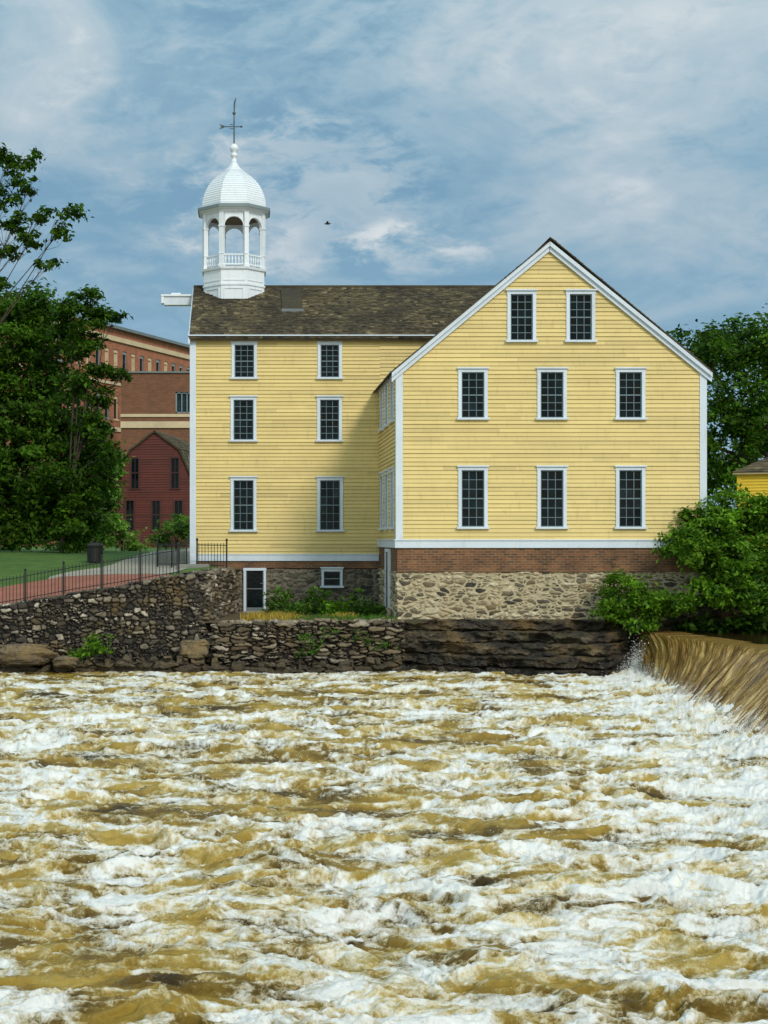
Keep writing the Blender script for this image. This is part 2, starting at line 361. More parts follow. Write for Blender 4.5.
def hit(px, py):
    """ground point seen at that place of the photo, as (x, y)"""
    best = None
    for d in np.linspace(45.2, 110, 650):
        x = XX(px, d); e = abs(ZZ(py, d) - ground_at(x, d))
        if d >= float(wally(x)) + .3 and (best is None or e < best[0]): best = (e, x, d)
    return (best[1], best[2])
eb = [(-34,52), (-14,51)] + [hit(0,588), hit(32,582), hit(63,577), hit(95,575), hit(125,574.5), hit(150,574), hit(168,575)]
near = [(-34,45.05), (-14,45.05), (-7.3,45.05), (-6.5,45.05), (-5.4,45.05), (-4.4,45.05), (-3.5,45.05), (-2.8,45.05), (-2.1,45.05)]
strip('brick_path', M['paver'], near, eb, .012)
strip('gravel_path', M['gravel'], [hit(48,579.5), hit(63,577), hit(95,575), hit(125,574.5), hit(150,574), hit(168,575), (-1.95,49.6), (-1.95,56), (-1.9,66), (0,90)],
      [hit(50,577), hit(66,573), hit(84,570), hit(100,568), hit(112,565), hit(122,561), hit(134,557), hit(148,553.5), hit(160,551), (-3,98)], .016)
# bed and pools
b = MB(); b.quad((-2500,-60,-1.2),(2500,-60,-1.2),(2500,52,-1.2),(-2500,52,-1.2)); b.build('river_bed', M['bed'], kind='structure')

# ------------------------------------------------------------------ water
def base_x(y): return np.interp(y, [5, 18, 24, 28.5, 35, 40, 44, 46], [7.6, 8.3, 9.0, 9.55, 10.2, 10.85, 11.5, 11.65])
def crest_x(y): return np.interp(y, [5, 25, 30, 37, 43.5, 46], [14.2, 13.5, 13.35, 13.0, 12.0, 11.8])
def water_mat():
    m, nt, b = mat('foaming_river_water'); k = N(nt); v = k.coord((1,1,1))
    f = k.attr('foam'); fine = k.noise(v, 7, 8, .75, .6); fil = k.noise(v, 24, 5, .7, 1.0)
    ff = k.math('ADD', f, k.math('ADD', k.math('MULTIPLY_ADD', fine, 1.15, -.575), k.math('MULTIPLY_ADD', fil, .85, -.425)))
    fm = k.ramp(ff, [(.32, 0), (.48, .28), (.66, .70), (.98, 1)])
    wc = k.ramp(k.math('ADD', k.attr('silt'), k.math('MULTIPLY_ADD', fine, .3, -.15)), [(.15, (.045,.026,.005)), (.40, (.155,.092,.012)), (.62, (.34,.215,.032)), (1, (.56,.40,.10))])
    fc = k.ramp(k.math('ADD', ff, k.math('MULTIPLY_ADD', k.attr('silt'), -.7, .30)), [(.34, (.38,.265,.07)), (.52, (.56,.445,.20)), (.68, (.73,.64,.44)), (.84, (.79,.74,.635)), (1, (.87,.86,.84))])
    k.l(k.mix(fm, wc, fc), b.inputs['Base Color']); k.l(k.ramp(fm, [(0, .12), (1, .6)]), b.inputs['Roughness'])
    b.inputs['IOR'].default_value = 1.33
    hb = k.math('ADD', k.math('MULTIPLY', fine, 1.), k.math('MULTIPLY', fil, .5)); k.l(k.bump(hb, .9, .045), b.inputs['Normal']); return m
M['water'] = water_mat()
def river(px0, px1, npx, dd):
    u = np.linspace(px0, px1, npx); X = (u[None,:]-PX0)*dd[:,None]/F; Y = np.repeat(dd[:,None], npx, 1)
    wx = X + .55*fbm(X/1.7, Y/1.7, 3) ; wy = Y + .55*fbm(X/1.7+40, Y/1.7+13, 3)
    dist = X - base_x(Y)                                # <0 on the river side of the weir foot
    near = np.exp(-(np.minimum(dist, 0)/2.6)**2)
    big = fbm(wx/3.4+3, wy/2.6, 2)
    r1 = ridged(wx/2.4, wy/1.1, 2); r2 = ridged(wx/.85+9, wy/.42, 3); f3 = fbm(wx/.26, wy/.16, 3); r4 = ridged(wx/.34+4, wy/.17+8, 3)
    h = .17*big + .22*(r1-.55) + .14*(r2-.55)*(.6+.8*sstep(-.3,.5,big)) + .040*f3 + .045*(r4-.55)
    amp = 1.0 - .35*sstep(28, 44, Y)
    h = h*amp
    # foam: lacy along ridges plus broad aerated areas
    lace = ridged(wx/.75+50, wy/.36+7, 5, .72); patch = fbm(wx/2.1+70, wy/.85+20, 3); m2 = fbm(wx/.36+11, wy/.26+5, 4, .65)
    foam = .62 + .72*(lace-.58) + .72*patch + .42*m2 + .35*(r2-.6) + .2*(r4-.55)
    tongue = fbm(X/5.5+2.2, Y/2.2+1.7, 2)
    foam -= .34*sstep(.12, .5, tongue); foam += .10*sstep(0, -.4, tongue)
    wq = wx + .25*fbm(X/.5, Y/.4, 3); vq = wy + .2*fbm(X/.5+5, Y/.4+8, 3)
    l1 = (1-np.abs(perlin(wq/.9+3, vq/.30+6)))**7; l2 = (1-np.abs(perlin(wq/.42+13, vq/.16+2)))**7
    foam += .30*l1 + .24*l2 - .115 + .45*np.clip(h, 0, 1)
    foam += .36*np.exp(-(np.minimum(dist,0)/3.6)**2) - .02 + .14*sstep(2.5,-5,X)*sstep(20,32,Y) - .12*sstep(.3,.8,fbm(X/5+9,Y/4+2,2)+.4)
    h += near*(.12*np.abs(f3)+.16*np.clip(ridged(X/.5, Y/.5, 3),0,1)**2*np.exp(-(np.minimum(dist,0)/.9)**2))
    shore = sstep(44.4, 43.0, Y); h = h*(.35+.65*shore) * (1-.35*sstep(.12,.5,fbm(X/5.5+2.2, Y/2.2+1.7, 2)))
    silt = .45 + .8*fbm(wx/1.1+5, wy/.8+31, 3) + .25*(r1-.55)
    h += .05*np.abs(m2)*sstep(.5,.9,foam)*(1+1.2*near)
    Xd = X + .10*fbm(X/.6+3, Y/.6, 2); Yd = Y - .35*h
    return np.stack([Xd.ravel(), Yd.ravel(), h.ravel()], 1), X.shape, foam, silt
dd = F*EYE/np.linspace(640, F*EYE/46.2-540+540, 760)
V, shp, foam, silt = river(-260, 1010, 1180, dd)
link('river_water', fast_mesh('river_water', V, grid_faces(*shp), {'foam': foam, 'silt': silt}), M['water'], smooth=True, kind='structure')
# wide calmer surroundings of the same river, under the detailed sheet
xs = np.linspace(-60, 60, 240); ys = np.linspace(-40, 44.6, 170); X, Y = np.meshgrid(xs, ys)
h = -.38 + .12*fbm(X/3, Y/2.4, 3); fo = .45+.9*fbm(X/2, Y/1.5, 3)
link('river_water', fast_mesh('river_water', np.stack([X.ravel(), Y.ravel(), h.ravel()], 1), grid_faces(*X.shape), {'foam': fo, 'silt': .5+.5*fbm(X, Y, 2)}), M['water'], smooth=True, kind='structure')

# waterfall over the weir
def fall_mat():
    m, nt, b = mat('brown_falling_water'); k = N(nt)
    a = k.attr('along'); d = k.attr('down'); cb = k.n('ShaderNodeCombineXYZ'); k.l(k.math('MULTIPLY', a, 1.), cb.inputs[0]); k.l(k.math('MULTIPLY', d, .22), cb.inputs[1])
    n = k.noise(cb.outputs[0], 4.5, 7, .7, .1); n2 = k.noise(cb.outputs[0], 22, 5, .7, .1)
    mixn = k.math('ADD', k.math('MULTIPLY', n, .6), k.math('MULTIPLY', n2, .4))
    c = k.ramp(mixn, [(.34, (.03,.012,.003)), (.44, (.11,.052,.012)), (.53, (.32,.19,.05)), (.60, (.62,.45,.18)), (.68, (.88,.78,.56))])
    dk = k.ramp(k.attr('shade'), [(0, .35), (1, 1)]); c = k.mix(1, c, dk, 'MULTIPLY')
    lo = k.math('MULTIPLY', k.ramp(k.math('ADD', d, k.math('MULTIPLY_ADD', n2, 1.0, -.5)), [(.78, 0), (.98, 1)]), .95)
    c = k.mix(lo, c, (.85,.82,.76))
    k.l(c, b.inputs['Base Color']); b.inputs['Roughness'].default_value = .22; b.inputs['IOR'].default_value = 1.33
    k.l(k.bump(mixn, .6, .06), b.inputs['Normal']); return m
M['fall'] = fall_mat()
t = np.linspace(45.2, 14, 900); s = np.concatenate([np.linspace(-.35, 0, 14)[:-1], np.linspace(0, 1.05, 90)])
Y, Sv = np.meshgrid(t, s); cx, bx = crest_x(Y), base_x(Y)
Xf = np.where(Sv < 0, cx - Sv*3, cx - (cx-bx)*Sv); sp = np.clip(Sv, 0, 2)
crz = 1.16 + .035*fbm(Y/1.5, 0*Y, 3)
Zf = crz*(1 - sp**1.55) - .10*sp
AL = Y + 4.6*sp**1.15
st = ridged(AL*1.7, sp*.5+Y*0, 4, .6) ; st2 = fbm(AL*7, sp*1.6, 3)
dz = (.12*(st-.55) + .06*st2)*sstep(-.1, .25, Sv)*(.5+sp)
Zf = Zf + dz; Xf = Xf - dz*.6 - .25*(np.clip(st2,0,1))*sp
fall_sh = np.clip(sstep(43, 37, Y)*.9 + .15, 0, 1)
link('waterfall', fast_mesh('waterfall', np.stack([Xf.ravel(), Y.ravel(), Zf.ravel()], 1), grid_faces(*Y.shape), {'along': AL, 'down': sp, 'shade': np.ones_like(Y)}), M['fall'], smooth=True, kind='structure')
m, nt, bb = mat('dark_pool_water'); k = N(nt); bb.inputs['Base Color'].default_value = (.03,.018,.007,1); bb.inputs['Roughness'].default_value = .1
k.l(k.bump(k.noise(k.coord((1,1,1)), 2.5, 5, .6), .3, .04), bb.inputs['Normal']); M['pool'] = m
xs = np.linspace(0, 1, 60); ys = np.linspace(6, 45.4, 80); U, Y = np.meshgrid(xs, ys); X = crest_x(Y)+.85 + U*90
link('upper_pool', fast_mesh('upper_pool', np.stack([X.ravel(), Y.ravel(), (1.15+.02*fbm(X, Y, 2)).ravel()], 1), grid_faces(*Y.shape)), M['pool'], smooth=True, kind='structure')
# spray thrown up at the foot of the weir (countless drops)
def drops(name, pts, rad, mt):
    n = len(pts); oc = np.array([(1,0,0),(-1,0,0),(0,1,0),(0,-1,0),(0,0,1),(0,0,-1)], float)
    fc = np.array([(0,2,4),(2,1,4),(1,3,4),(3,0,4),(2,0,5),(1,2,5),(3,1,5),(0,3,5)])
    j = 1 + .5*(_rng.rand(n,6,1)-.5)
    V = pts[:,None,:] + oc[None]*rad[:,None,None]*j; Fc = fc[None]+6*np.arange(n)[:,None,None]
    return fast_mesh(name, V.reshape(-1,3), Fc.reshape(-1,3))
m, nt, bb = mat('white_spray'); bb.inputs['Base Color'].default_value = (.88,.87,.85,1); bb.inputs['Roughness'].default_value = .5
bb.inputs['Subsurface Weight'].default_value = 0; M['spray'] = m
n = 14000; yy = 15 + 29*_rng.rand(n)**.8; cl_ = fbm(yy*1.6, yy*0, 3); hh = .0 + .24*np.clip(cl_+.45, 0, 1)**1.5*_rng.exponential(.5, n)
xx = base_x(yy) + .25 - np.abs(_rng.randn(n))*.45
P = np.stack([xx, yy, .12 + hh], 1)
n2_ = 3500; q = _rng.rand(n2_); P2 = np.stack([11.35 + .28*_rng.randn(n2_)*(1.2-q) + .1*q, 43.2+.3*_rng.randn(n2_), .05 + .8*q*np.abs(_rng.randn(n2_))*.6], 1)
# loose droplets over crests in the rapids
n3 = 5000; d3 = 13+24*_rng.rand(n3); P3 = np.stack([(_rng.rand(n3)*900-60-PX0)*d3/F, d3, .10+.10*_rng.exponential(1, n3)], 1)
keep = (fbm(P3[:,0]/1.2, P3[:,1]/1.0, 2) > .22); P3 = P3[keep]
P = np.concatenate([P, P2, P3]); rad = np.concatenate([.003+.011*_rng.rand(n)**3, .004+.014*_rng.rand(n2_)**3, .003+.006*_rng.rand(len(P3))**2])
link('water_spray', drops('water_spray', P, rad, None), M['spray'], kind='stuff', label='white spray flying up where the brown water hits the foot of the weir', category='spray')

# ------------------------------------------------------------------ stone sheets
def stone_sheet(name, mt, path, tops, z0, cu, cv, depth=.07, res=.03, topback=.55, gapw=.22, jag=.1, seed=0, parent=None, batter=0., contrast=1., **tags):
    path = np.array(path, float); seg = np.linalg.norm(np.diff(path, axis=0), axis=1); L = np.concatenate([[0], np.cumsum(seg)])
    nu = int(L[-1]/res); u = np.linspace(0, L[-1], nu); px = np.interp(u, L, path[:,0]); py = np.interp(u, L, path[:,1]); top = np.interp(u, L, tops)
    top = top + jag*fbm(u/.6+seed, u*0+seed, 3)
    k = np.ones(9)/9; sx = np.convolve(np.pad(px, 4, 'edge'), k, 'valid'); sy = np.convolve(np.pad(py, 4, 'edge'), k, 'valid')
    tx, ty = np.gradient(sx), np.gradient(sy); ln = np.hypot(tx, ty)+1e-9; nx, ny = ty/ln, -tx/ln      # outward = right of travel
    H = float(np.max(top)-z0); nv = int(H/res); nb = int(topback/res)
    v = np.concatenate([np.linspace(0, 1, nv), 1 + np.linspace(0, 1, max(nb,2))[1:]])
    Vv, U = np.meshgrid(v, u, indexing='ij'); T = np.broadcast_to(top, U.shape)
    vert = np.minimum(Vv, 1); back = np.maximum(Vv-1, 0)*topback
    zz = z0 + vert*(T-z0); arc = zz + back
    wu = U + .16*fbm(U/.4, arc/.4, 3); wv = arc + .10*fbm(U/.45+9, arc/.4, 3)
    e, a, b2 = worley(wu/cu, wv/cv, seed); e2, a2, b3 = worley(wu/cu*1.9+5, wv/cv*1.7, seed+7)
    use2 = b2 > .45; ee = np.where(use2, np.minimum(e, e2*.8), e); aa = np.where(use2, a2, a)
    bul = sstep(0, gapw, ee); disp = depth*(bul - .5) + depth*.9*(aa-.5)*bul + .02*fbm(U*6, arc*6, 2)
    on = np.clip(Vv, 0, 1) ; isup = back > 0
    NX = np.broadcast_to(nx, U.shape); NY = np.broadcast_to(ny, U.shape)
    Xp = np.broadcast_to(px, U.shape) - NX*(back + batter*vert*(T-z0)) + NX*disp*(~isup); Yp = np.broadcast_to(py, U.shape) - NY*(back + batter*vert*(T-z0)) + NY*disp*(~isup)
    Zp = zz + disp*isup*.6
    off = wloc(parent) if parent else (0,0,0)
    V = np.stack([Xp.ravel()-off[0], Yp.ravel()-off[1], Zp.ravel()-off[2]], 1)
    aa = np.clip(aa + .35*fbm(U/1.6, arc/.7, 3), 0, 1)
    me = fast_mesh(name, V, grid_faces(*U.shape), {'tone': .5+(aa-.5)*contrast, 'gap': 1-sstep(0, gapw*.8, ee)})
    return link(name, me, mt, parent, smooth=True, **tags)
stone_sheet('retaining_wall', M['rubble'], [(-30,44.3),(-7.3,44.3),(-5.2,44.35),(-4.0,44.4),(-2.1,44.5),(-1.45,44.6),(-1.1,45.1),(-.2,51.0)], [1.0,1.90,2.28,2.46,2.80,2.86,2.88,2.90], -.5, .23, .135, .12, .028, .6, gapw=.30, batter=.03, jag=.12,
    label='long dark rubble stone retaining wall sloping up to the mill under the iron fence', category='stone wall')
stone_sheet('terrace_wall', M['coursed'], [(-1.15,44.75),(-.9,44.3),(0.6,44.15),(2.6,44.25),(4.75,44.2)], [1.35,1.35,1.42,1.45,1.45], -.5, .50, .12, .17, .025, .7, gapw=.3, batter=.08, jag=.12, seed=4,
    label='low terrace wall of flat layered stones below the basement door', category='stone wall')
b = MB(); b.quad((-1.2,44.8,1.40),(4.7,44.8,1.42),(4.7,51.2,1.42),(-.3,51.2,1.42)); b.build('terrace_ground', M['soil'], kind='structure')
# bedrock ledge below the wing
def bedrock():
    U, Vv = np.meshgrid(np.linspace(4.3, 17.5, 700), np.linspace(0, 1, 330))
    top = np.interp(U, [4.3, 9, 11, 13, 17.5], [1.50, 1.50, 1.50, 1.9, 2.2])
    y0 = np.interp(U, [4.3, 5.5, 7, 9, 10.3, 11.0, 11.6, 12.5, 17.5], [44.2, 43.9, 43.2, 42.4, 42.3, 43.0, 44.2, 44.6, 45.2])
    # stair of beds: riser share .62 of each bed, tread the rest
    nb = 6; q = (Vv + .16*np.sin(np.pi*Vv)*np.sin(Vv*11+U*.6))*nb + (1.7*perlin(U/2.9, Vv*1.6+5) + .55*fbm(U/.8, Vv*2, 3) + .22*(U-9))*np.sin(np.pi*Vv)**.7; bi = np.floor(q); fr = q-bi
    ri = np.clip(fr/.72, 0, 1); td = np.clip((fr-.72)/.28, 0, 1)
    zz = -.5 + (top+.5)*(bi+ri)/nb; yy = y0 + (44.98-y0)*np.clip((bi+td-1.2)/(nb-1.2), 0, 1)
    lay = perlin(bi*7.3+U/1.3, bi*3.1)+.4*fbm(U/.5, bi*2.3, 2); a, b_, c_ = worley(U/.75+bi*3.3, q*1.2, 3)
    fadet = 1-sstep(.93, 1, Vv)
    step = .30*lay + .22*(b_-.5)*sstep(0,.5,a) - .04*(1-sstep(0,.06,a)) + .55*fbm(U/1.5, zz/.55+3, 3) + .24*fbm(U/.35, zz/.22, 4) + .06*ridged(U/.22, zz/.12, 2) - .16*sstep(.15,0,fr)
    Y = yy - step*fadet; Z = zz + (.07*fbm(U/.35, yy/.35+zz, 4) + .05*perlin(U/.9, bi*5.))*fadet
    me = fast_mesh('bedrock_ledge', np.stack([U.ravel(), Y.ravel(), Z.ravel()], 1), grid_faces(*U.shape))
    link('bedrock_ledge', me, M['bedrock'], smooth=False, kind='structure')
    b = MB(); b.box(4.7, 14, 44.9, 45.2, -.6, 1.46); b.build('bedrock_ledge', M['bedrock'], kind='structure')
bedrock()
# boulders
def boulder(px, py, d, sx, sy, sz, label, seed, sq=2.2):
    n, m_ = 90, 54; th = np.linspace(0, 2*np.pi, n, endpoint=False); ph = np.linspace(-np.pi/2, np.pi/2, m_); T, P_ = np.meshgrid(th, ph)
    def sgn(a, e): return np.sign(a)*np.abs(a)**(2/e)
    x = sgn(np.cos(P_), sq)*sgn(np.cos(T), sq); y = sgn(np.cos(P_), sq)*sgn(np.sin(T), sq); z = sgn(np.sin(P_), sq)
    ww, wa, wb = worley(x*1.6+seed*3+y*.7, z*1.8+y*.9+seed, seed); r = .96 + .24*fbm(x*1.3+seed, y*1.3+z*1.7+seed, 3) + .16*ridged(x*2.2+seed, z*3+y, 3) - .08 + .16*(wa-.5)*sstep(0,.15,ww)
    i = np.arange(n*m_).reshape(m_, n); f = np.stack([i[:-1].ravel(), np.roll(i,-1,1)[:-1].ravel(), np.roll(i,-1,1)[1:].ravel(), i[1:].ravel()], 1)
    V = np.stack([(x*r*sx).ravel(), (y*r*sy).ravel(), (z*r*sz).ravel()], 1)
    o = link('boulder', fast_mesh('boulder', V, f, {'tone': np.full(n*m_, .2+.6*RND.random()), 'gap': np.zeros(n*m_)}), M['boulder'], smooth=True, label=label, category='rock')
    o.location = W(px, py, d); o.rotation_euler = (0, 0, RND.uniform(-.2,.2)); o['group'] = 'rocks along the foot of the walls'
boulder(22, 655, 43.8, 1.0, .5, .33, 'big brownish boulder at the foot of the wall by the left picture edge', 1, 3)
boulder(66, 662, 43.6, .38, .4, .18, 'smaller brown boulder between the big left boulder and the fern clump', 2, 3)
boulder(194, 649, 44.0, .42, .35, .26, 'squarish pale stone block where the two walls meet', 6, 6)
def rock_shelf():
    U, Vv = np.meshgrid(np.linspace(-14, 4.6, 900), np.linspace(-.5, 1.0, 110))
    top = np.clip(np.interp(U, [-14,-7,-5.3,-4.6,-2.0,-1.4,-.6,1,3,4.6], [.2,.25,.12,.34,.36,.30,.22,.16,.22,.4]) + .16*fbm(U/.55, U*0+3, 4) + .08*np.sign(perlin(U/.4, U*0)), .02, 1)
    z = np.minimum(Vv, top); back = np.maximum(Vv-top, 0)
    e, a, b_ = worley(U/.62+3, (z+.15*perlin(U/.7, z))/.17, 5)
    y = 43.72 - .30*(a-.5)*sstep(0,.14,e) + .12*(1-sstep(0,.12,e)) - .10*fbm(U/.25, z/.12, 4) - .25*perlin(U/1.3, U*0+7) + .25*(z<.0)*0
    Y = y + back*.95; Z = z + .06*fbm(U/.2, Y/.2, 4) + .05*(b_-.5)
    me = fast_mesh('rock_shelf', np.stack([U.ravel(), Y.ravel(), Z.ravel()], 1), grid_faces(*U.shape), {'tone': .15+.7*b_, 'gap': 1-sstep(0, .12, e)})
    link('rock_shelf', me, M['boulder'], smooth=True, kind='structure')
rock_shelf()

# ------------------------------------------------------------------ the mill
MILL = thing('mill_building', 'yellow clapboard mill with white cupola, brown shingle roof and gabled wing above the river', 'mill', (4.6, 45, 1.4))
D1, D2 = 45.0, 51.0
WL, WR, RX = 4.61, 13.94, 9.21
EZ, RZ = 9.05, 12.86
ML, MR, MEZ, MRY, MRZ, MBY = -1.85, 12.0, 10.85, 55.5, 13.28, 60.0
def xfront(D): return lambda u, n, z: (u, D - n, z)
def xleft(Xw): return lambda u, n, z: (Xw - n, u, z)
def xright(Xw): return lambda u, n, z: (Xw + n, u, z)
def xback(D): return lambda u, n, z: (u, D + n, z)
def clap(m, xf, z0, z1, edges, holes=(), ex=.126, lip=.030, seed=0):
    m.xf = xf; r = random.Random(seed); z = z0
    while z < z1 - 1e-6:
        zt = min(z + ex*(1+r.uniform(-.04,.04)), z1); jz = r.uniform(-.004,.004); lp = lip*r.uniform(.8,1.25)
        cuts = sorted({z, zt} | {h for a in holes for h in (a[2], a[3]) if z < h < zt})
        joints = []; uu = edges(z)[0] + r.uniform(.5, 4)
        while uu < edges(z)[1]: joints.append(uu); uu += r.uniform(2.2, 4.6)
        tones = [r.gauss(.6,.22) for _ in range(len(joints)+1)]
        for a, c in zip(cuts[:-1], cuts[1:]):
            (l0, r0), (l1, r1) = edges(a), edges(c)
            iv = [(0., 1.)]
            bl = sorted((h[0], h[1]) for h in holes if h[2] <= a+1e-6 and h[3] >= c-1e-6)
            segs = []; cur = None
            pts = [('L', l0, l1)]
            for h0, h1 in bl:
                segs.append((pts[-1][1], pts[-1][2], h0, h0)); pts.append(('h', h1, h1))
            segs.append((pts[-1][1], pts[-1][2], r0, r1))
            na = lp*(1-(a-z)/(zt-z)) + .002; nc = lp*(1-(c-z)/(zt-z)) + .002
            for (a0, a1, b0, b1) in segs:
                cutsu = [j for j in joints if max(a0,a1) + .02 < j < min(b0,b1) - .02]
                ed = [(a0, a1)] + [(j, j) for j in cutsu] + [(b0, b1)]
                for (p0, p1), (q0, q1) in zip(ed[:-1], ed[1:]):
                    if q0 - p0 < 1e-4 and q1 - p1 < 1e-4: continue
                    mid = (p0+q0)/2; m.tone = max(0, min(1, tones[sum(j < mid for j in joints)]))
                    m.quad((p0, na, a), (q0, na, a), (q1, nc, c), (p1, nc, c))
                    if a == z: m.quad((p0, -.02, a), (q0, -.02, a), (q0, na, a), (p0, na, a))
        z = zt
    m.xf = None; m.tone = .5
def win_full(root, xf, u0, u1, z0, z1, rows=6, cols=3, label=None, cas=.105, name='window', seed=0, casmat=None, proud=.055, sashmat=None, glassmat=None):
    r = random.Random(seed*7+1); cm_ = casmat or M['white']
    m = MB(); m.xf = xf
    for (a, c, e, g) in ((u0, u0+cas, z0+.02, z1-.10), (u1-cas, u1, z0+.02, z1-.10), (u0-.012, u1+.012, z1-.10, z1)):
        m.tone = r.uniform(.3,1); m.box(a, c, -.10, proud, e, g)
    m.tone = .6; m.box(u0-.04, u1+.04, -.05, proud+.05, z1, z1+.045)
    w_ = m.build(name, cm_, root, bevel=.006)
    if label: w_['label'] = label
    def sub(mm, nm, mt, bev=0):
        # sub-part: window objects sit at the root's origin, so the same offset applies
        o = mm.build(nm, mt, w_, bevel=bev); return o
    m = MB(); m.xf = xf; m.box(u0-.05, u1+.05, -.08, proud+.06, z0-.045, z0+.02); sub(m, 'sill', cm_, .006)
    g0, g1, h0, h1 = u0+cas, u1-cas, z0+.02, z1-.10
    m = MB(); m.xf = xf; m.tone = .8; fr = .028; mid = (h0+h1)/2
    m.box(g0, g0+fr, -.06, .0, h0, h1); m.box(g1-fr, g1, -.06, .0, h0, h1); m.box(g0+fr, g1-fr, -.06, .0, h0, h0+fr); m.box(g0+fr, g1-fr, -.06, .0, h1-fr, h1)
    m.box(g0+fr, g1-fr, -.055, -.003, mid-.018, mid+.018)
    for i in range(1, cols):
        x = g0 + (g1-g0)*i/cols; m.box(x-.009, x+.009, -.05, -.012, h0+fr, mid-.018); m.box(x-.009, x+.009, -.05, -.012, mid+.018, h1-fr)
    for j in range(1, rows):
        if abs(j - rows/2) < .3: continue
        z = h0 + (h1-h0)*j/rows; m.box(g0+fr, g1-fr, -.048, -.014, z-.009, z+.009)
    sub(m, 'sash', sashmat or M['muntin'])
    m = MB(); m.xf = xf
    bias = random.Random(seed*13+5).choice([0,.05,.12,.25,.4])
    for i in range(cols):
        for j in range(rows):
            a, c = g0+(g1-g0)*i/cols, g0+(g1-g0)*(i+1)/cols; e, g = h0+(h1-h0)*j/rows, h0+(h1-h0)*(j+1)/rows
            t1, t2 = r.uniform(-.006,.006), r.uniform(-.006,.006); m.tone = min(1, r.random()**1.6*.75 + bias)
            m.quad((a, -.04+t1+t2, e), (c, -.04-t1+t2, e), (c, -.04-t1-t2, g), (a, -.04+t1-t2, g))
    sub(m, 'pane', glassmat or M['glass'])
    return w_
def pw(px0, px1, py0, py1, D): return (XX(px0, D), XX(px1, D), ZZ(py1, D), ZZ(py0, D))
wing_w = [pw(507,536,291,341,D1), pw(566,595,291,341,D1)] + [pw(a, a+29.5, 369, 418.5, D1) for a in (458,537,615.5)] + [pw(a, a+29.5, 467, 527.5, D1) for a in (458,537,615.5)]
main_w = [pw(231.5,257,342,378,D2), pw(317.5,342,342,378,D2), pw(230.5,256.5,397,440.5,D2), pw(317,342,397,440.5,D2), pw(230.5,256.5,477.5,530.5,D2), pw(317,343,477.5,530.5,D2)]
def hole(h): return (h[0]+.05, h[1]-.05, h[2]+.0, h[3]-.05)
WT0, WT1 = 3.66, 3.88            # wing water table
slope = (RZ-EZ)/(RX-WL)
def wing_edges(z):
    if z <= EZ: return (WL, WR)
    return (WL + (z-EZ)/slope, WR - (z-EZ)/slope)
m = MB()
clap(m, xfront(D1), WT1, RZ-.12, wing_edges, [hole(h) for h in wing_w], seed=1); m.build('front_wall', M['yellow'], MILL)
side_w = [(d-.45, d+.45, z0, z1) for d in (46.25, 48.0, 49.75) for (z0, z1) in ((wing_w[5][2], wing_w[5][3]), (wing_w[2][2], wing_w[2][3]))]
m = MB(); clap(m, xleft(WL), WT1, EZ+.1, lambda z: (D1, D2), [hole(h) for h in side_w], seed=2); m.build('side_wall', M['yellow'], MILL); m = MB()
clap(m, xright(WR), WT1, EZ+.1, lambda z: (D1, D2+9), [], seed=3); m.build('side_wall', M['yellow'], MILL)
MT0, MT1 = 3.18, 3.39
m = MB(); clap(m, xfront(D2), MT1, MEZ+.05, lambda z: (ML, WL+.02), [hole(h) for h in main_w], seed=4); clap(m, xfront(D2), EZ-.1, MEZ+.05, lambda z: (WL+.02, MR), seed=8); m.build('front_wall', M['yellow'], MILL)
def gab(z):
    if z <= MEZ: return (D2, MBY)
    q = (z-MEZ)/(MRZ-MEZ); return (D2+(MRY-D2)*q, MBY-(MBY-MRY)*q)
m = MB(); clap(m, xleft(ML), MT1, MRZ-.1, gab, seed=5); m.build('gable_wall', M['yellow'], MILL); m = MB(); clap(m, xright(MR), MT1, MRZ-.1, gab, seed=6); m.build('gable_wall', M['yellow'], MILL); m = MB()
clap(m, xback(MBY), MT1, MEZ, lambda z: (ML, MR), seed=7); m.build('back_wall', M['yellow'], MILL)
# backing shell so no light leaks in
m = MB(); m.box(ML+.12, MR-.12, D2+.13, MBY-.13, 1.5, MEZ-.1); m.box(WL+.12, WR-.12, D1+.13, D2+.1, 1.7, EZ-.1)
m.prism([(WL+.3, EZ-.05), (WR-.3, EZ-.05), (RX, RZ-.4)], D1+.13, D2+3); m.build('inner_shell', M['brownwood'], MILL)
for i, h in enumerate(wing_w): win_full(MILL, xfront(D1), *h, seed=i+1)
for i, h in enumerate(main_w): win_full(MILL, xfront(D2), *h, seed=i+20)
for i, h in enumerate(side_w): win_full(MILL, xleft(WL), *h, seed=i+40)
# trim
cbw = .17
def tr(name, fn, mt='white', bev=.006):
    m = MB(); fn(m); return m.build(name, M[mt], MILL, bevel=bev)
tr('corner_board', lambda m: (m.box(WL-.045, WL+cbw, D1-.045, D1+.02, WT1+.04, EZ-.02), m.box(WL-.043, WL+.02, D1+.02, D1+cbw, WT1+.04, EZ-.02)))
tr('corner_board', lambda m: (m.box(WR-cbw, WR+.045, D1-.045, D1+.02, WT1+.04, EZ-.02), m.box(WR-.02, WR+.043, D1+.02, D1+cbw, WT1+.04, EZ-.02)))
tr('corner_board', lambda m: (m.box(ML-.045, ML+cbw, D2-.045, D2+.02, 3.0, MEZ-.1), m.box(ML-.043, ML+.02, D2+.02, D2+cbw, 3.0, MEZ-.1)))
tr('water_table', lambda m: (m.box(WL-.07, WR+.07, D1-.06, D1+.02, WT0, WT1), m.box(WL-.09, WR+.09, D1-.09, D1+.02, WT1, WT1+.04), m.box(WL-.068, WL+.02, D1+.02, D2-.03, WT0, WT1), m.box(WL-.088, WL+.02, D1+.02, D2-.03, WT1, WT1+.04)))
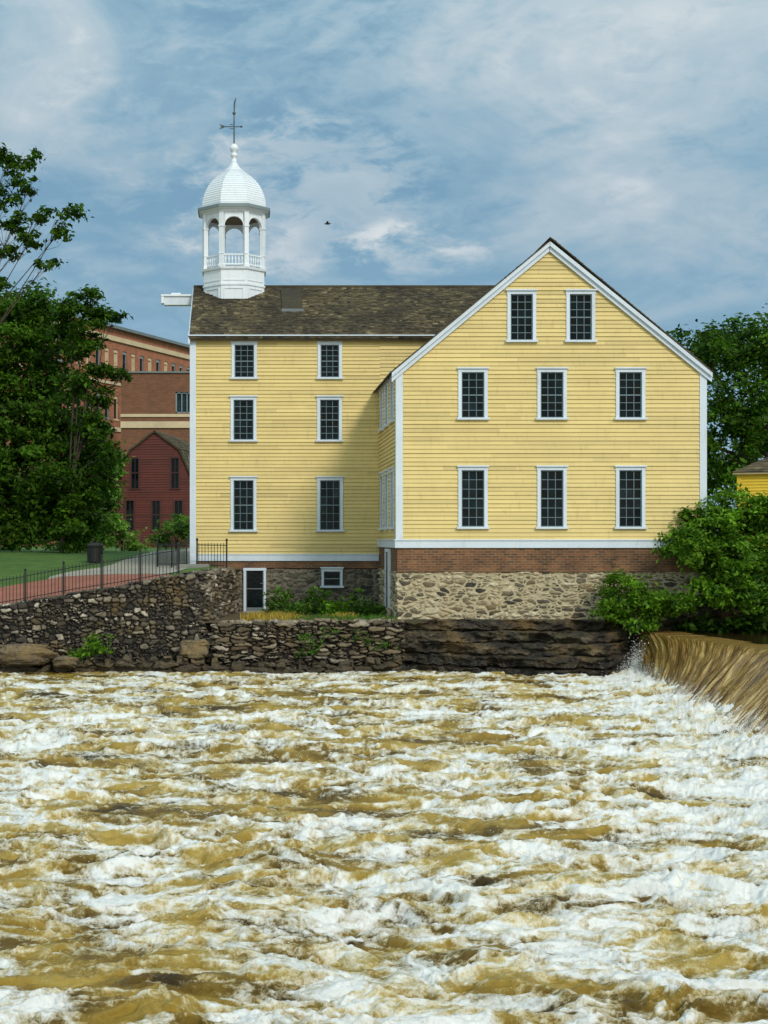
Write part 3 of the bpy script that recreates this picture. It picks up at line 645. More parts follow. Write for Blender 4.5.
tr('water_table', lambda m: (m.box(ML-.043, WL-.02, D2-.06, D2+.02, MT0, MT1), m.box(ML-.02+.2, WL-.02, D2-.08, D2+.02, MT1, MT1+.035)))
tr('frieze_board', lambda m: (m.box(ML-.05, MR, D2-.05, D2+.02, MEZ-.12, MEZ+.03), m.box(ML-.10, MR, D2-.22, D2+.0, MEZ+.03, MEZ+.075)))
tr('frieze_board', lambda m: m.box(WL-.04, WL+.02, D1+.17, D2-.04, EZ-.14, EZ+.02))
# wing rake boards
def rake(m, s):
    L_ = WL-.17 if s < 0 else WR+.17; dx = (RX-L_); zb = EZ - .17*slope
    for (o0, o1, y0, y1) in ((-.02, -.22, D1-.10, D1-.03), (.055, -.07, D1-.17, D1-.10)):
        m.prism([(L_, zb+o0), (RX, RZ+o0), (RX, RZ+o1), (L_, zb+o1)], y0, y1)
tr('rake_board', lambda m: rake(m, -1)); tr('rake_board', lambda m: rake(m, 1))
# roofs of shingles
def shingle_roof(m, P0, U, Vd, lu, lv, ex=.15, wd=.16, th=.03, seed=0, u_of=None, tk=.1):
    """P0 eave corner, U along eave, Vd up slope (unit vectors)"""
    r = random.Random(seed); U = np.array(U, float); Vd = np.array(Vd, float); Nn = np.cross(U, Vd)
    if Nn[2] < 0: Nn = -Nn
    P0 = np.array(P0, float); rows = int(lv/ex)
    def pt(a, c, n): return tuple(P0 + U*a + Vd*c + Nn*n)
    m.tone = .3; m.quad(pt(0,0,0), pt(lu,0,0), pt(lu,lv,0), pt(0,lv,0)); m.quad(pt(0,0,-tk), pt(lu,0,-tk), pt(lu,lv,-tk), pt(0,lv,-tk))
    for a in ((0,0),(lu,0)): m.quad(pt(a[0],0,-tk), pt(a[0],lv,-tk), pt(a[0],lv,0), pt(a[0],0,0))
    m.quad(pt(0,0,-tk), pt(lu,0,-tk), pt(lu,0,0), pt(0,0,0))
    for j in range(rows):
        c0 = j*ex; c1 = min(lv, c0+ex*1.35); u = r.uniform(-wd, 0)
        while u < lu:
            w2 = wd*r.uniform(.6,1.3); a, c = max(u,0)+.003, min(u+w2, lu); u += w2
            if c - a < .02: continue
            if u_of and not u_of(a, c0): continue
            m.tone = max(0, min(1, r.gauss(.5,.24))); s_ = r.uniform(-.02,.012); t0 = th*r.uniform(.7,1.5)
            vs = [pt(a,c0+s_,t0), pt(c,c0+s_,t0), pt(c,c1,.004), pt(a,c1,.004), pt(a,c0+s_,0), pt(c,c0+s_,0)]
            m.add(vs, [(0,1,2,3), (4,5,1,0), (4,0,3), (5,2,1)])
    m.tone = .5
def nrm(v): v = np.array(v, float); return v/np.linalg.norm(v)
sv = nrm((0, MRY-D2, MRZ-MEZ)); lv = math.hypot(MRY-D2, MRZ-MEZ)
m = MB(); shingle_roof(m, (ML-.06, D2-.24, MEZ+.08-.24*.54), (1,0,0), sv, MR-ML+.12, lv+.27, seed=3)
sv2 = nrm((0, -(MBY-MRY), MRZ-MEZ)); m2_ = MB()
shingle_roof(m, (ML-.06, MBY+.24, MEZ+.08-.24*.54), (1,0,0), sv2, MR-ML+.12, lv+.27, ex=.3, wd=.4, seed=4)
rf = m.build('roof', M['shingle'], MILL, label='long brown mossy shingle roof of the main block')
m = MB(); m.tone = .35; m.prism([(ML-.07, MRZ+.06), (MR+.07, MRZ+.06), (MR+.07, MRZ+.13), (ML-.07, MRZ+.13)], MRY-.07, MRY+.07); m.build('ridge_cap', M['shingle'], rf)
m = MB()
for s_ in (-1, 1):
    ex_ = WL-.2 if s_ < 0 else WR+.2; v_ = nrm((RX-ex_, 0, (RX-ex_)*slope*(1 if s_ < 0 else -1)))
    shingle_roof(m, (ex_, D1-.19, EZ+.085-.2*slope), (0,1,0), v_, 9.2, math.hypot(RX-ex_, (RX-ex_)*slope), seed=5+s_, tk=.02, th=.018)
m.build('roof', M['shingle'], MILL)
m = MB(); m.box(XX(282,53.6), XX(303,53.6), 52.95, 54.3, 12.0, 12.35)
# roof hatch lies on the front slope
m = MB(); m.tone = .12; y0_, y1_ = 53.15, 55.1; zf = lambda y: MEZ + .08 + (y-D2)*(MRZ-MEZ)/(MRY-D2) + .03
xa, xb = XX(281.5,54), XX(302,54)
m.add([(xa,y0_,zf(y0_)),(xb,y0_,zf(y0_)),(xb,y1_,zf(y1_)),(xa,y1_,zf(y1_)),(xa,y0_,zf(y0_)+.05),(xb,y0_,zf(y0_)+.05),(xb,y1_,zf(y1_)+.05),(xa,y1_,zf(y1_)+.05)],
      [(0,3,2,1),(4,5,6,7),(0,1,5,4),(1,2,6,5),(2,3,7,6),(3,0,4,7)]); m.tone = .3
ht = m.build('roof_hatch', M['shingle'], MILL, bevel=.01)
m = MB(); m.box(xa-.02, xb+.02, y0_-.08, y0_-.01, zf(y0_)-.06, zf(y0_)+.05); m.build('flashing', M['leadgrey'], ht)
# main verge boards on left gable
m = MB()
def sverge(yA, zA, yB, zB):
    m.add([(ML-.10,yA,zA),(ML-.10,yB,zB),(ML-.10,yB,zB-.18),(ML-.10,yA,zA-.18),(ML-.03,yA,zA),(ML-.03,yB,zB),(ML-.03,yB,zB-.18),(ML-.03,yA,zA-.18)], [(0,1,2,3),(4,7,6,5),(0,4,5,1),(2,6,7,3),(0,3,7,4),(1,5,6,2)])
sverge(D2-.22, MEZ-.05, MRY, MRZ+.03); sverge(MBY+.2, MEZ-.05, MRY, MRZ+.03); m.build('rake_board', M['white'], MILL)
# foundations
stone_sheet('foundation', M['creamstone'], [(WL,D2),(WL,D1+.03),(WR,D1+.03),(WR,D2)], [2.93]*4, 1.0, .38, .13, .05, .02, .05, gapw=.42, jag=0, seed=11, parent=MILL, contrast=1.15, label='pale mortared stone foundation of the wing')
m = MB(); m.box(WL+.004, WR-.004, D1+.0, D1+.3, 2.93, WT0); m.box(WL, WL+.3, D1+.3, D2, 2.93, WT0); m.box(WR-.3, WR, D1+.3, D2, 2.93, WT0); m.build('brick_course', M['brick'], MILL)
doorw = pw(243.5, 266, 568, 611, D2); bw_ = pw(321.5, 342.5, 568.5, 586.5, D2)
stone_sheet('foundation', M['greystone'], [(ML,D2+8),(ML,D2+.03),(doorw[0]+.03,D2+.03)], [2.9]*3, 1.0, .36, .16, .05, .03, .05, gapw=.3, jag=0, seed=12, parent=MILL)
stone_sheet('foundation', M['greystone'], [(doorw[1]-.03,D2+.03),(bw_[0]+.03,D2+.03)], [2.9]*2, 1.0, .36, .16, .05, .03, .05, gapw=.3, jag=0, seed=13, parent=MILL)
stone_sheet('foundation', M['greystone'], [(bw_[0]+.03,D2+.03),(bw_[1]-.03,D2+.03)], [bw_[2]+.03]*2, 1.0, .36, .16, .05, .03, .05, gapw=.3, jag=0, seed=14, parent=MILL)
stone_sheet('foundation', M['greystone'], [(bw_[1]-.03,D2+.03),(WL,D2+.03)], [2.9]*2, 1.0, .36, .16, .05, .03, .05, gapw=.3, jag=0, seed=15, parent=MILL)
m = MB(); m.box(ML+.01, doorw[0]+.02, D2+.0, D2+.12, 2.9, MT0); m.box(doorw[1]-.02, WL-.01, D2+.0, D2+.12, bw_[3]+.0 if False else 2.935, MT0); m.box(doorw[0]+.02, doorw[1]-.02, D2+.003, D2+.1, doorw[3], MT0); m.build('brick_course', M['brick'], MILL)
win_full(MILL, xfront(D2), *bw_, rows=2, cols=1, cas=.075, seed=60, label='small square basement window in the stone foundation')
# basement door
m = MB(); u0,u1,z0,z1 = doorw
for bx_ in ((u0,u0+.085,z0,z1-.09),(u1-.085,u1,z0,z1-.09),(u0-.01,u1+.01,z1-.09,z1)): m.box(bx_[0], bx_[1], D2-.06, D2+.1, bx_[2], bx_[3])
dr = m.build('door', M['white'], MILL, bevel=.006, label='narrow basement door with white frame and dark glass')
m = MB(); m.box(u0+.085,u0+.115,D2-.01,D2+.04,z0,z1-.09); m.box(u1-.115,u1-.085,D2-.01,D2+.04,z0,z1-.09); m.box(u0+.115,u1-.115,D2-.01,D2+.04,z0,z0+.12); m.box(u0+.115,u1-.115,D2-.01,D2+.04,z0+.75,z0+.78); m.build('door_stile', M['leadgrey'], dr)
m = MB(); m.quad((u0+.1,D2+.02,z0),(u1-.1,D2+.02,z0),(u1-.1,D2+.02,z1),(u0+.1,D2+.02,z1)); m.build('pane', M['glass'], dr)
m = MB(); m.tube([(u1-.12,D2-.01,z0+.95),(u1-.12,D2-.06,z0+.95),(u1-.2,D2-.06,z0+.95)], .012, 8); m.build('handle', M['leadgrey'], dr)
m = MB(); m.box(u0-.05,u1+.1,D2-.5,D2-.07,1.40,1.455); m.build('doorstep', M['concrete'], MILL, bevel=.02)
# side basement door on the wing's left face
m = MB(); X_ = WL; 
for (a,c,e,g) in ((47.0,47.09,1.75,3.52),(48.0,48.09,1.75,3.52),(47.0,48.09,3.52,3.62)): m.box(X_-.09, X_+.02, a, c, e, g)
dr2 = m.build('door', M['white'], MILL, bevel=.006, label='white framed door low on the side of the wing')
m = MB(); m.box(X_-.055, X_-.02, 47.09, 48.0, 1.75, 3.52); m.build('door_panel', M['brownwood'], dr2)

# hoist beam on left gable
m = MB(); yb = MRY
m.box(-3.02, ML-.05, yb-.16, yb+.16, 12.66, 12.98); hb_ = m.build('hoist_beam', M['white'], MILL, bevel=.01)
m = MB(); m.box(-3.13, ML-.05, yb-.22, yb+.22, 12.98, 13.05); m.box(-3.12,-3.02,yb-.2,yb+.2,12.72,12.98); m.box(-2.75,-2.4,yb-.1,yb+.1,13.05,13.12); m.build('hoist_cap', M['cupwhite'], hb_, bevel=.006)

# cupola
CX, CY = XX(234.1, 55.4), 55.4
def octp(a, k_): ang = math.radians(-90-22.5+45*k_); R_ = a/math.cos(math.radians(22.5)); return (CX+R_*math.cos(ang), CY+R_*math.sin(ang))
def oct_lathe(m, prof): m.lathe(CX, CY, [(a/math.cos(math.pi/8), z) for a, z in prof], 8, math.radians(-112.5))
m = MB(); oct_lathe(m, [(1.12, 12.2), (1.12, 13.22), (1.155, 13.23), (1.155, 13.29), (1.12, 13.30), (1.12, 13.80), (1.18, 13.82), (1.20, 13.90), (1.12, 13.91), (1.0, 13.92)])
a = 1.12
def face_xf(k_, ap):
    A, B = octp(ap, k_), octp(ap, k_+1); L_ = math.hypot(B[0]-A[0], B[1]-A[1]); ux, uy = (B[0]-A[0])/L_, (B[1]-A[1])/L_; nx, ny = uy, -ux
    mx, my = (A[0]+B[0])/2, (A[1]+B[1])/2
    return (lambda u, n, z: (mx+ux*u+nx*n, my+uy*u+ny*n, z)), L_
CUP = m.build('cupola', M['cupwhite'], MILL, label='white octagonal open cupola with ribbed bell dome')
m = MB()
for k_ in range(8):
    m.xf, L_ = face_xf(k_, a)
    for (p, q, e, g) in ((-.36,.36,12.60,12.64),(-.36,.36,13.10,13.14),(-.36,-.32,12.64,13.10),(.32,.36,12.64,13.10)): m.box(p, q, 0, .025, e, g)
    m.box(-.40,.40,0,.02,13.40,13.43)
m.xf = None; m.build('base_panel', M['cupwhite'], CUP)
for k_ in range(8):
    m = MB(); p = octp(1.06, k_); ang = math.atan2(p[1]-CY, p[0]-CX)
    m.xf = (lambda p, ca, sa: (lambda u, n, z: (p[0]+u*ca-n*sa, p[1]+u*sa+n*ca, z)))(p, math.cos(ang), math.sin(ang))
    m.box(-.085,.085,-.085,.085,13.9,15.92); m.box(-.11,.11,-.11,.11,13.9,14.0); m.box(-.105,.105,-.105,.105,15.36,15.42); m.box(-.1,.1,-.1,.1,14.36,14.40); m.xf = None
    m.build('column', M['cupwhite'], CUP, bevel=.008)
m = MB()
for k_ in range(8):
    m.xf, L_ = face_xf(k_, 1.09); hw = .345; zs = 15.40; zt = 15.92
    for j in range(14):
        a0, a1 = math.pi*j/14, math.pi*(j+1)/14
        q0, q1 = (-hw*math.cos(a0), zs+hw*math.sin(a0)), (-hw*math.cos(a1), zs+hw*math.sin(a1))
        for n_ in (0, -.09): m.quad((q0[0], n_, q0[1]), (q1[0], n_, q1[1]), (q1[0], n_, zt), (q0[0], n_, zt))
        m.quad((q0[0], 0, q0[1]), (q1[0], 0, q1[1]), (q1[0], -.09, q1[1]), (q0[0], -.09, q0[1]))
        o0, o1 = (q0[0]*1.12, zs+(q0[1]-zs)*1.12), (q1[0]*1.12, zs+(q1[1]-zs)*1.12)
        m.quad((q0[0], .02, q0[1]), (q1[0], .02, q1[1]), (o1[0], .02, o1[1]), (o0[0], .02, o0[1])); m.quad((o0[0], .02, o0[1]), (o1[0], .02, o1[1]), (o1[0], 0, o1[1]), (o0[0], 0, o0[1]))
m.xf = None; m.build('arch', M['cupwhite'], CUP)
m = MB()
for k_ in range(8):
    m.xf, L_ = face_xf(k_, 1.06); m.box(-.38,.38,-.035,.035,14.33,14.38); m.box(-.38,.38,-.03,.03,13.98,14.02)
    for j in range(6):
        u = -.30+.12*j; p = [(u,0,14.02),(u,0,14.08),(u,0,14.18),(u,0,14.28),(u,0,14.33)]; q = [m.xf(*a_) for a_ in p]; xf = m.xf; m.xf = None; m.tube(q, [.022,.018,.036,.018,.024], 8); m.xf = xf
m.xf = None; m.build('railing', M['cupwhite'], CUP)
m = MB(); oct_lathe(m, [(1.08, 15.90), (1.14, 15.92), (1.16, 15.98), (1.25, 16.0), (1.31, 16.07), (1.32, 16.13), (1.26, 16.18), (1.20, 16.20)]); m.build('cornice', M['greyblue'] if False else M['cupwhite'], CUP)
m = MB(); oct_lathe(m, [(1.26, 16.045), (1.335, 16.045), (1.345, 16.15), (1.22, 16.21)]); m.build('cornice_gutter', M['greyblue'], CUP)
m = MB(); oct_lathe(m, [(1.0, 15.86), (1.0, 15.89)]); m.build('ceiling', M['brownwood'], CUP)
dome = [(1.17,16.19),(1.16,16.35),(1.13,16.52),(1.08,16.70),(1.01,16.88),(.91,17.07),(.78,17.24),(.62,17.40),(.45,17.54),(.32,17.65),(.24,17.74),(.17,17.83),(.11,17.95),(.08,18.02)]
pr = []
for (a0, z0_), (a1, z1_) in zip(dome[:-1], dome[1:]):
    for q in (0, .5):
        aa = a0+(a1-a0)*q; zz = z0_+(z1_-z0_)*q; an = a0+(a1-a0)*(q+.5); zn = z0_+(z1_-z0_)*(q+.5)
        lip_ = .022 if aa > .3 else .003
        pr += [(aa+lip_, zz), (an+lip_*.4, zn-.004)]
m = MB(); oct_lathe(m, pr); m.build('dome', M['cupwhite'], CUP)
m = MB(); m.lathe(CX, CY, [(.10,18.0),(.09,18.1),(.06,18.16),(.11,18.2),(.14,18.26),(.10,18.32),(.07,18.35),(.13,18.40),(.17,18.48),(.17,18.53),(.12,18.62),(.04,18.68)], 20); m.build('finial', M['cupwhite'], CUP, smooth=True)
m = MB(); m.tube([(CX,CY,18.6),(CX,CY,20.15)], [.028,.018], 8); VA = m.build('weather_vane', M['vane'], MILL, label='slender dark weather vane with arrow and crossbars')
m = MB(); za = 19.32; m.tube([(CX-.42,CY,za),(CX+.27,CY,za)], .018, 8); m.prism([(CX-.55,za+.09),(CX-.36,za+.035),(CX-.36,za-.035),(CX-.55,za-.09),(CX-.48,za)], CY-.012, CY+.012)
m.lathe(CX+.27, CY, [(.0,za-.05),(.045,za-.02),(.045,za+.02),(.0,za+.05)], 10, cap=False); m.build('arrow', M['vane'], VA)
m = MB(); m.tube([(CX-.16,CY-.02,za-.08),(CX+.02,CY,za-.08)], .014, 8); m.tube([(CX-.16,CY,za+.08),(CX+.02,CY,za+.08)], .014, 8); m.tube([(CX,CY-.25,za+.16),(CX,CY+.25,za+.16)], .014, 8); m.build('crossbar', M['vane'], VA)
m = MB(); m.lathe(CX, CY, [(.0,19.75),(.05,19.78),(.065,19.82),(.05,19.86),(.0,19.89)], 12, cap=False); m.tube([(CX,CY,19.8),(CX+.02,CY,20.25),(CX+.06,CY,20.33),(CX+.05,CY,20.40)], [.02,.03,.025,.01], 8); m.build('vane_tip', M['vane'], VA)

# ------------------------------------------------------------------ iron fence
def fence(pts, label, hgt=.92, zf=None, post_every=1.2):
    p = np.array(pts, float); seg = np.hypot(*np.diff(p[:,:2], axis=0).T); L_ = np.concatenate([[0], np.cumsum(seg)])
    at = lambda s: (float(np.interp(s, L_, p[:,0])), float(np.interp(s, L_, p[:,1])), float(np.interp(s, L_, p[:,2])))
    root = thing('iron_fence', label, 'fence', at(0), group='black iron fences by the mill')
    m = MB(); s = .06
    while s < L_[-1]-.03:
        x, y, z = at(s); m.tube([(x,y,z+.05),(x,y,z+hgt-.06)], .0115, 6); s += .105
    m.build('picket', M['iron'], root)
    for hh in (.12, hgt-.14):
        m = MB(); n_ = max(2, int(L_[-1]/.6)); m.tube([(lambda q: (q[0],q[1],q[2]+hh))(at(L_[-1]*i/n_)) for i in range(n_+1)], .014, 6)
        m.build('rail', M['iron'], root)
    npst = max(1, round(L_[-1]/post_every))
    for i in range(npst+1):
        x, y, z = at(L_[-1]*i/npst); m = MB(); m.tube([(x,y,z-.1),(x,y,z+hgt+.02)], .028, 8); m.lathe(x, y, [(0,z+hgt+.01),(.04,z+hgt+.03),(.045,z+hgt+.06),(.02,z+hgt+.09),(0,z+hgt+.11)], 10, cap=False); m.build('post', M['iron'], root)
fp = [(x, 44.75, float(np.interp(x, WX, WTOP))+.02) for x in np.linspace(-12.4, -2.0, 20)]
fence(fp, 'long black iron picket fence along the top of the stone retaining wall')
fence([(-1.98,50.3,ground_at(-2,50.3)+.02),(-3.1,52.6,ground_at(-3.1,52.6))], 'short black iron fence run leading back beside the corner of the mill')
fence([(-1.62,50.2,2.95),(-.62,50.2,2.93)], 'small black iron fence section in front of the mill corner')
m = MB(); m.box(-2.3,-1.2,49.9,50.7,2.3,3.08); o = m.build('stone_step', M['concrete'], bevel=.03, label='grey stone step at the left corner of the mill', category='step')

# bin
bx0, by0, bz0 = W(95, 562, 57); bz0 = ground_at(bx0, by0)
B = thing('litter_bin', 'black litter bin on the lawn beside the gravel path', 'litter bin', (bx0, by0, bz0))
m = MB(); m.lathe(bx0, by0, [(.24,bz0),(.27,bz0+.05),(.28,bz0+.55),(.30,bz0+.62)], 20)
for i in range(20):
    a_ = i*math.pi/10; m.tube([(bx0+.285*math.cos(a_),by0+.285*math.sin(a_),bz0+.03),(bx0+.30*math.cos(a_),by0+.30*math.sin(a_),bz0+.60)], .012, 5)
m.build('bin_body', M['binblack'], B)
m = MB(); m.lathe(bx0, by0, [(.32,bz0+.62),(.33,bz0+.66),(.26,bz0+.74),(.12,bz0+.78)], 20); m.build('lid', M['binblack'], B)

# ------------------------------------------------------------------ foliage
class Leaves:
    def __init__(s): s.c = []; s.n = []; s.r = []; s.t = []
    def clump(s, c, rad, n, size, tone, flat=.7, out=None):
        c = np.array(c, float); p = _rng.randn(n,3)*np.array([1,1,flat])*rad*.55 + c
        nv = _rng.randn(n,3)*.55 + np.array([0,0,.75]) + (np.array(out)*.5 if out is not None else 0)
        s.c.append(p); s.n.append(nv); s.r.append(size*(.4+1.1*_rng.rand(n))); s.t.append(np.clip(tone + .22*_rng.randn(n), 0, 1))
    def build(s, name, mt, parent=None, asp=.5, **tags):
        c = np.concatenate(s.c); n = np.concatenate(s.n); r = np.concatenate(s.r); t = np.concatenate(s.t)
        n /= np.linalg.norm(n, axis=1, keepdims=True)+1e-9; ref = _rng.randn(len(c),3); u = np.cross(n, ref); u /= np.linalg.norm(u, axis=1, keepdims=True)+1e-9; v = np.cross(n, u)
        r1 = r[:,None]; fold = n*r1*.22
        V = np.stack([c-u*r1, c-v*r1*asp-fold*.0+fold, c+u*r1-fold*.5, c+v*r1*asp+fold], 1).reshape(-1,3)
        off = wloc(parent) if parent else (0,0,0); V = V - np.array(off)
        i = 4*np.arange(len(c))[:,None]; Fc = np.concatenate([i+np.array([[0,1,2]]), i+np.array([[0,2,3]])])
        me = fast_mesh(name, V, Fc, {'tone': np.repeat(t, 4)})
        return link(name, me, mt, parent, **tags)
def tree(name, label, cat, base, lobes, mt, leaf=.13, dens=1., clump_r=.55, trunk_r=.28, group=None, clump_n=34, top=None, shell=.55, dead=0):
    """lobes: list of (x,y,z,rx,ry,rz) in world metres"""
    base = np.array(base, float); root = thing(name, label, cat, tuple(base), group=group)
    if trunk_r:
        m = MB(); cen = np.mean([l[:3] for l in lobes], axis=0); tz = cen[2]*.6+base[2]*.4 if top is None else top
        tp = np.array([base[0]*.5+cen[0]*.5, base[1]*.5+cen[1]*.5, tz]); md = (base+tp)/2 + np.array([RND.uniform(-.3,.3), 0, 0])
        m.tube([tuple(base-[0,0,.2]), tuple(base+[0,0,.5]), tuple(md), tuple(tp)], [trunk_r*1.35, trunk_r, trunk_r*.75, trunk_r*.55], 10)
        for l in lobes:
            c = np.array(l[:3]); st_ = md + (tp-md)*RND.random(); k1 = st_*.5+c*.5+np.array([RND.uniform(-.3,.3),RND.uniform(-.3,.3),.2]); r_ = trunk_r*.38
            m.tube([tuple(st_), tuple(k1), tuple(c)], [r_, r_*.7, r_*.35], 7)
            for q in range(7):
                d_ = nrm(_rng.randn(3)); e = c + d_*np.array(l[3:])*.85; s0 = k1*.3+c*.7; m.tube([tuple(s0), tuple((s0+e)/2+_rng.randn(3)*.12), tuple(e)], [r_*.32, r_*.2, r_*.06], 5, cap=False)
        m.build('trunk', M['bark'], root, smooth=True)
    L_ = Leaves()
    for l in lobes:
        c = np.array(l[:3]); rr = np.array(l[3:]); vol = rr[0]*rr[1]*rr[2]
        nc = int(dens*9*vol**(2/3)/clump_r**1.6*.55)+3
        for q in range(nc):
            d_ = nrm(_rng.randn(3)); rad = shell + (1.05-shell)*RND.random()**.6
            if RND.random() < .15: rad *= .5
            p = c + d_*rr*rad; L_.clump(p, clump_r*RND.uniform(.6,1.25), int(clump_n*RND.uniform(.5,1.3)), leaf, RND.gauss(.42,.17), .6, d_)
    L_.build('crown' if trunk_r else 'foliage', mt, root)
    return root
def lobe(px, py, d, rpx, rpy, rd): q = W(px, py, d); return (q[0], q[1], q[2], rpx*d/F, rd, rpy*d/F)

tree('maple_tree', 'large dark leafy tree filling the left edge above the lawn', 'tree', (-12.5, 68, 3.2),
     [lobe(-40,400,68,60,80,3.5), lobe(10,350,68,50,45,3), lobe(5,420,67,55,50,3), lobe(50,345,68,36,36,2.4), lobe(52,410,67,42,45,2.8), lobe(30,470,66,55,45,2.8), lobe(78,455,67,32,40,2.2), lobe(-30,500,66,50,40,2.5), lobe(62,505,66,48,34,2.2), lobe(20,528,66,50,22,2.2), lobe(84,525,67,26,22,1.6), lobe(20,310,68,34,28,2.2), lobe(-60,320,68,60,60,3), lobe(96,478,67,13,28,1.5)],
     M['leafdark'], leaf=.125, dens=1.05, clump_r=.6, trunk_r=.42, clump_n=88, group='trees left of the mill')
tree('maple_tree', 'slimmer tree with a ragged leaning top, right of the large dark tree', 'tree', (-7.9, 64, 3.3),
     [lobe(82,318,64,22,20,1.4), lobe(106,318,64,17,8,.9), lobe(93,296,64,6,10,.6), lobe(70,304,64,14,12,.9), lobe(84,345,64,16,12,1.0), lobe(122,374,64,14,4,.6), lobe(100,370,64,14,5,.6), lobe(84,385,64,15,12,1.0), lobe(102,398,64,11,9,.7), lobe(92,430,64,13,14,1.0), lobe(112,455,64,7,6,.5), lobe(97,490,64,9,18,.9), lobe(72,525,63,18,26,1.1), lobe(66,485,63,16,26,1.1)],
     M['leafdark'], leaf=.115, dens=1.05, clump_r=.34, trunk_r=.09, clump_n=48, group='trees left of the mill')
tree('ash_tree', 'tall tree at the left edge with open sprays of leaves against the sky', 'tree', (-13.0, 52, 2.6),
     [lobe(6,165,52,26,14,.9), lobe(28,158,52,10,9,.5), lobe(30,186,52,14,8,.6), lobe(2,195,52,20,14,.9), lobe(14,222,52,18,10,.8), lobe(44,216,52,13,8,.6), lobe(70,212,52,13,7,.5), lobe(60,232,52,12,6,.5), lobe(30,240,52,16,8,.6), lobe(46,264,52,12,4,.4), lobe(5,252,52,16,8,.6), lobe(0,285,52,14,5,.6), lobe(-60,200,52,60,60,2), lobe(-60,310,52,55,60,2)],
     M['leafdark'], leaf=.10, dens=.8, clump_r=.25, trunk_r=.08, clump_n=26, shell=.2, group='trees left of the mill')
# shrubs and trees behind
gL = lambda px, d: (XX(px, d), d, ground_at(XX(px, d), d))
tree('shrub', 'pale green rounded shrub left of the dark red house', 'shrub', gL(122, 72), [lobe(116,530,72,18,15,1.2), lobe(136,542,72,12,9,.9), lobe(104,516,72,12,18,1.0)], M['leafpale'], leaf=.11, dens=1.1, clump_r=.35, trunk_r=.05)
tree('shrub', 'dark green shrub in front of the right side of the red house', 'shrub', gL(176, 80), [lobe(178,526,80,15,13,1.0), lobe(164,537,80,12,9,.8), lobe(190,534,80,12,12,.9)], M['leafmid'], leaf=.12, dens=1.1, clump_r=.35, trunk_r=.05)
tree('shrub', 'low green shrub under the dark trees behind the litter bin', 'shrub', gL(60, 76), [lobe(62,540,76,30,12,1.2), lobe(20,542,76,30,12,1.2), lobe(90,538,76,22,14,1.2)], M['leafmid'], leaf=.12, dens=1.0, clump_r=.4, trunk_r=.05)
tree('young_tree', 'light green sapling crown just left of the red house gable', 'tree', gL(124, 98), [lobe(121,462,98,7,14,.8), lobe(113,490,98,8,26,1.0)], M['leafpale'], leaf=.13, dens=1.0, clump_r=.4, trunk_r=.07)
# far tree masses, each its own tree
tree('oak_tree', 'dark round-topped tree behind the right corner of the wing', 'tree', (32, 82, 3.3), [lobe(735,345,82,34,30,3), lobe(700,350,80,26,26,2.5), lobe(765,350,82,36,34,3), lobe(720,400,80,40,36,3), lobe(768,410,80,40,36,3), lobe(730,460,80,44,36,3), lobe(690,440,80,28,46,2.5)], M['leafdark'], leaf=.15, dens=.95, clump_r=.75, trunk_r=.4, clump_n=75)
tree('oak_tree', 'dark tree at the right picture edge behind the yellow house', 'tree', (40, 92, 3.3), [lobe(800,360,92,40,50,3), lobe(790,440,92,50,50,3), lobe(760,470,90,40,30,3)], M['leafdark'], leaf=.17, dens=.9, clump_r=.8, trunk_r=.4, clump_n=60)
# shrubs at weir
tree('sumac_shrub', 'large bright green shrub spreading over the right corner of the mill wing', 'shrub', (15.6, 45.4, 1.9),
     [lobe(705,528,44.5,26,22,.9), lobe(738,508,45,32,18,1.0), lobe(745,540,45.4,30,26,.8), lobe(722,560,45.2,30,30,.7), lobe(770,520,45,30,20,1.0), lobe(690,548,44,24,18,.9), lobe(730,555,44,30,22,1.0), lobe(768,560,44,28,24,1.0), lobe(720,590,43.8,26,16,.8), lobe(760,600,43.6,28,18,.8), lobe(700,510,45.5,14,10,.6)],
     M['leafbright'], leaf=.078, dens=1.6, clump_r=.30, trunk_r=.09, clump_n=80)
tree('sumac_shrub', 'lower bright green shrub against the stone foundation left of the large one', 'shrub', (11.9, 44.6, 1.4),
     [lobe(622,592,44.1,22,16,.7), lobe(648,604,43.9,24,14,.7), lobe(676,606,43.7,18,12,.6), lobe(610,608,44,12,10,.5), lobe(635,620,43.8,20,10,.5)],
     M['leafbright'], leaf=.072, dens=1.5, clump_r=.27, trunk_r=.06, clump_n=78)
tree('ivy_bush', 'shaded dark green bush hanging over the bank above the waterfall', 'shrub', (16.5, 45.2, 1.4),
     [lobe(745,628,44.2,34,12,.7), lobe(700,625,44.4,26,10,.6), lobe(790,620,44.2,40,20,.8)], M['leafdark'], leaf=.10, dens=1.0, clump_r=.3, trunk_r=.05, clump_n=34)
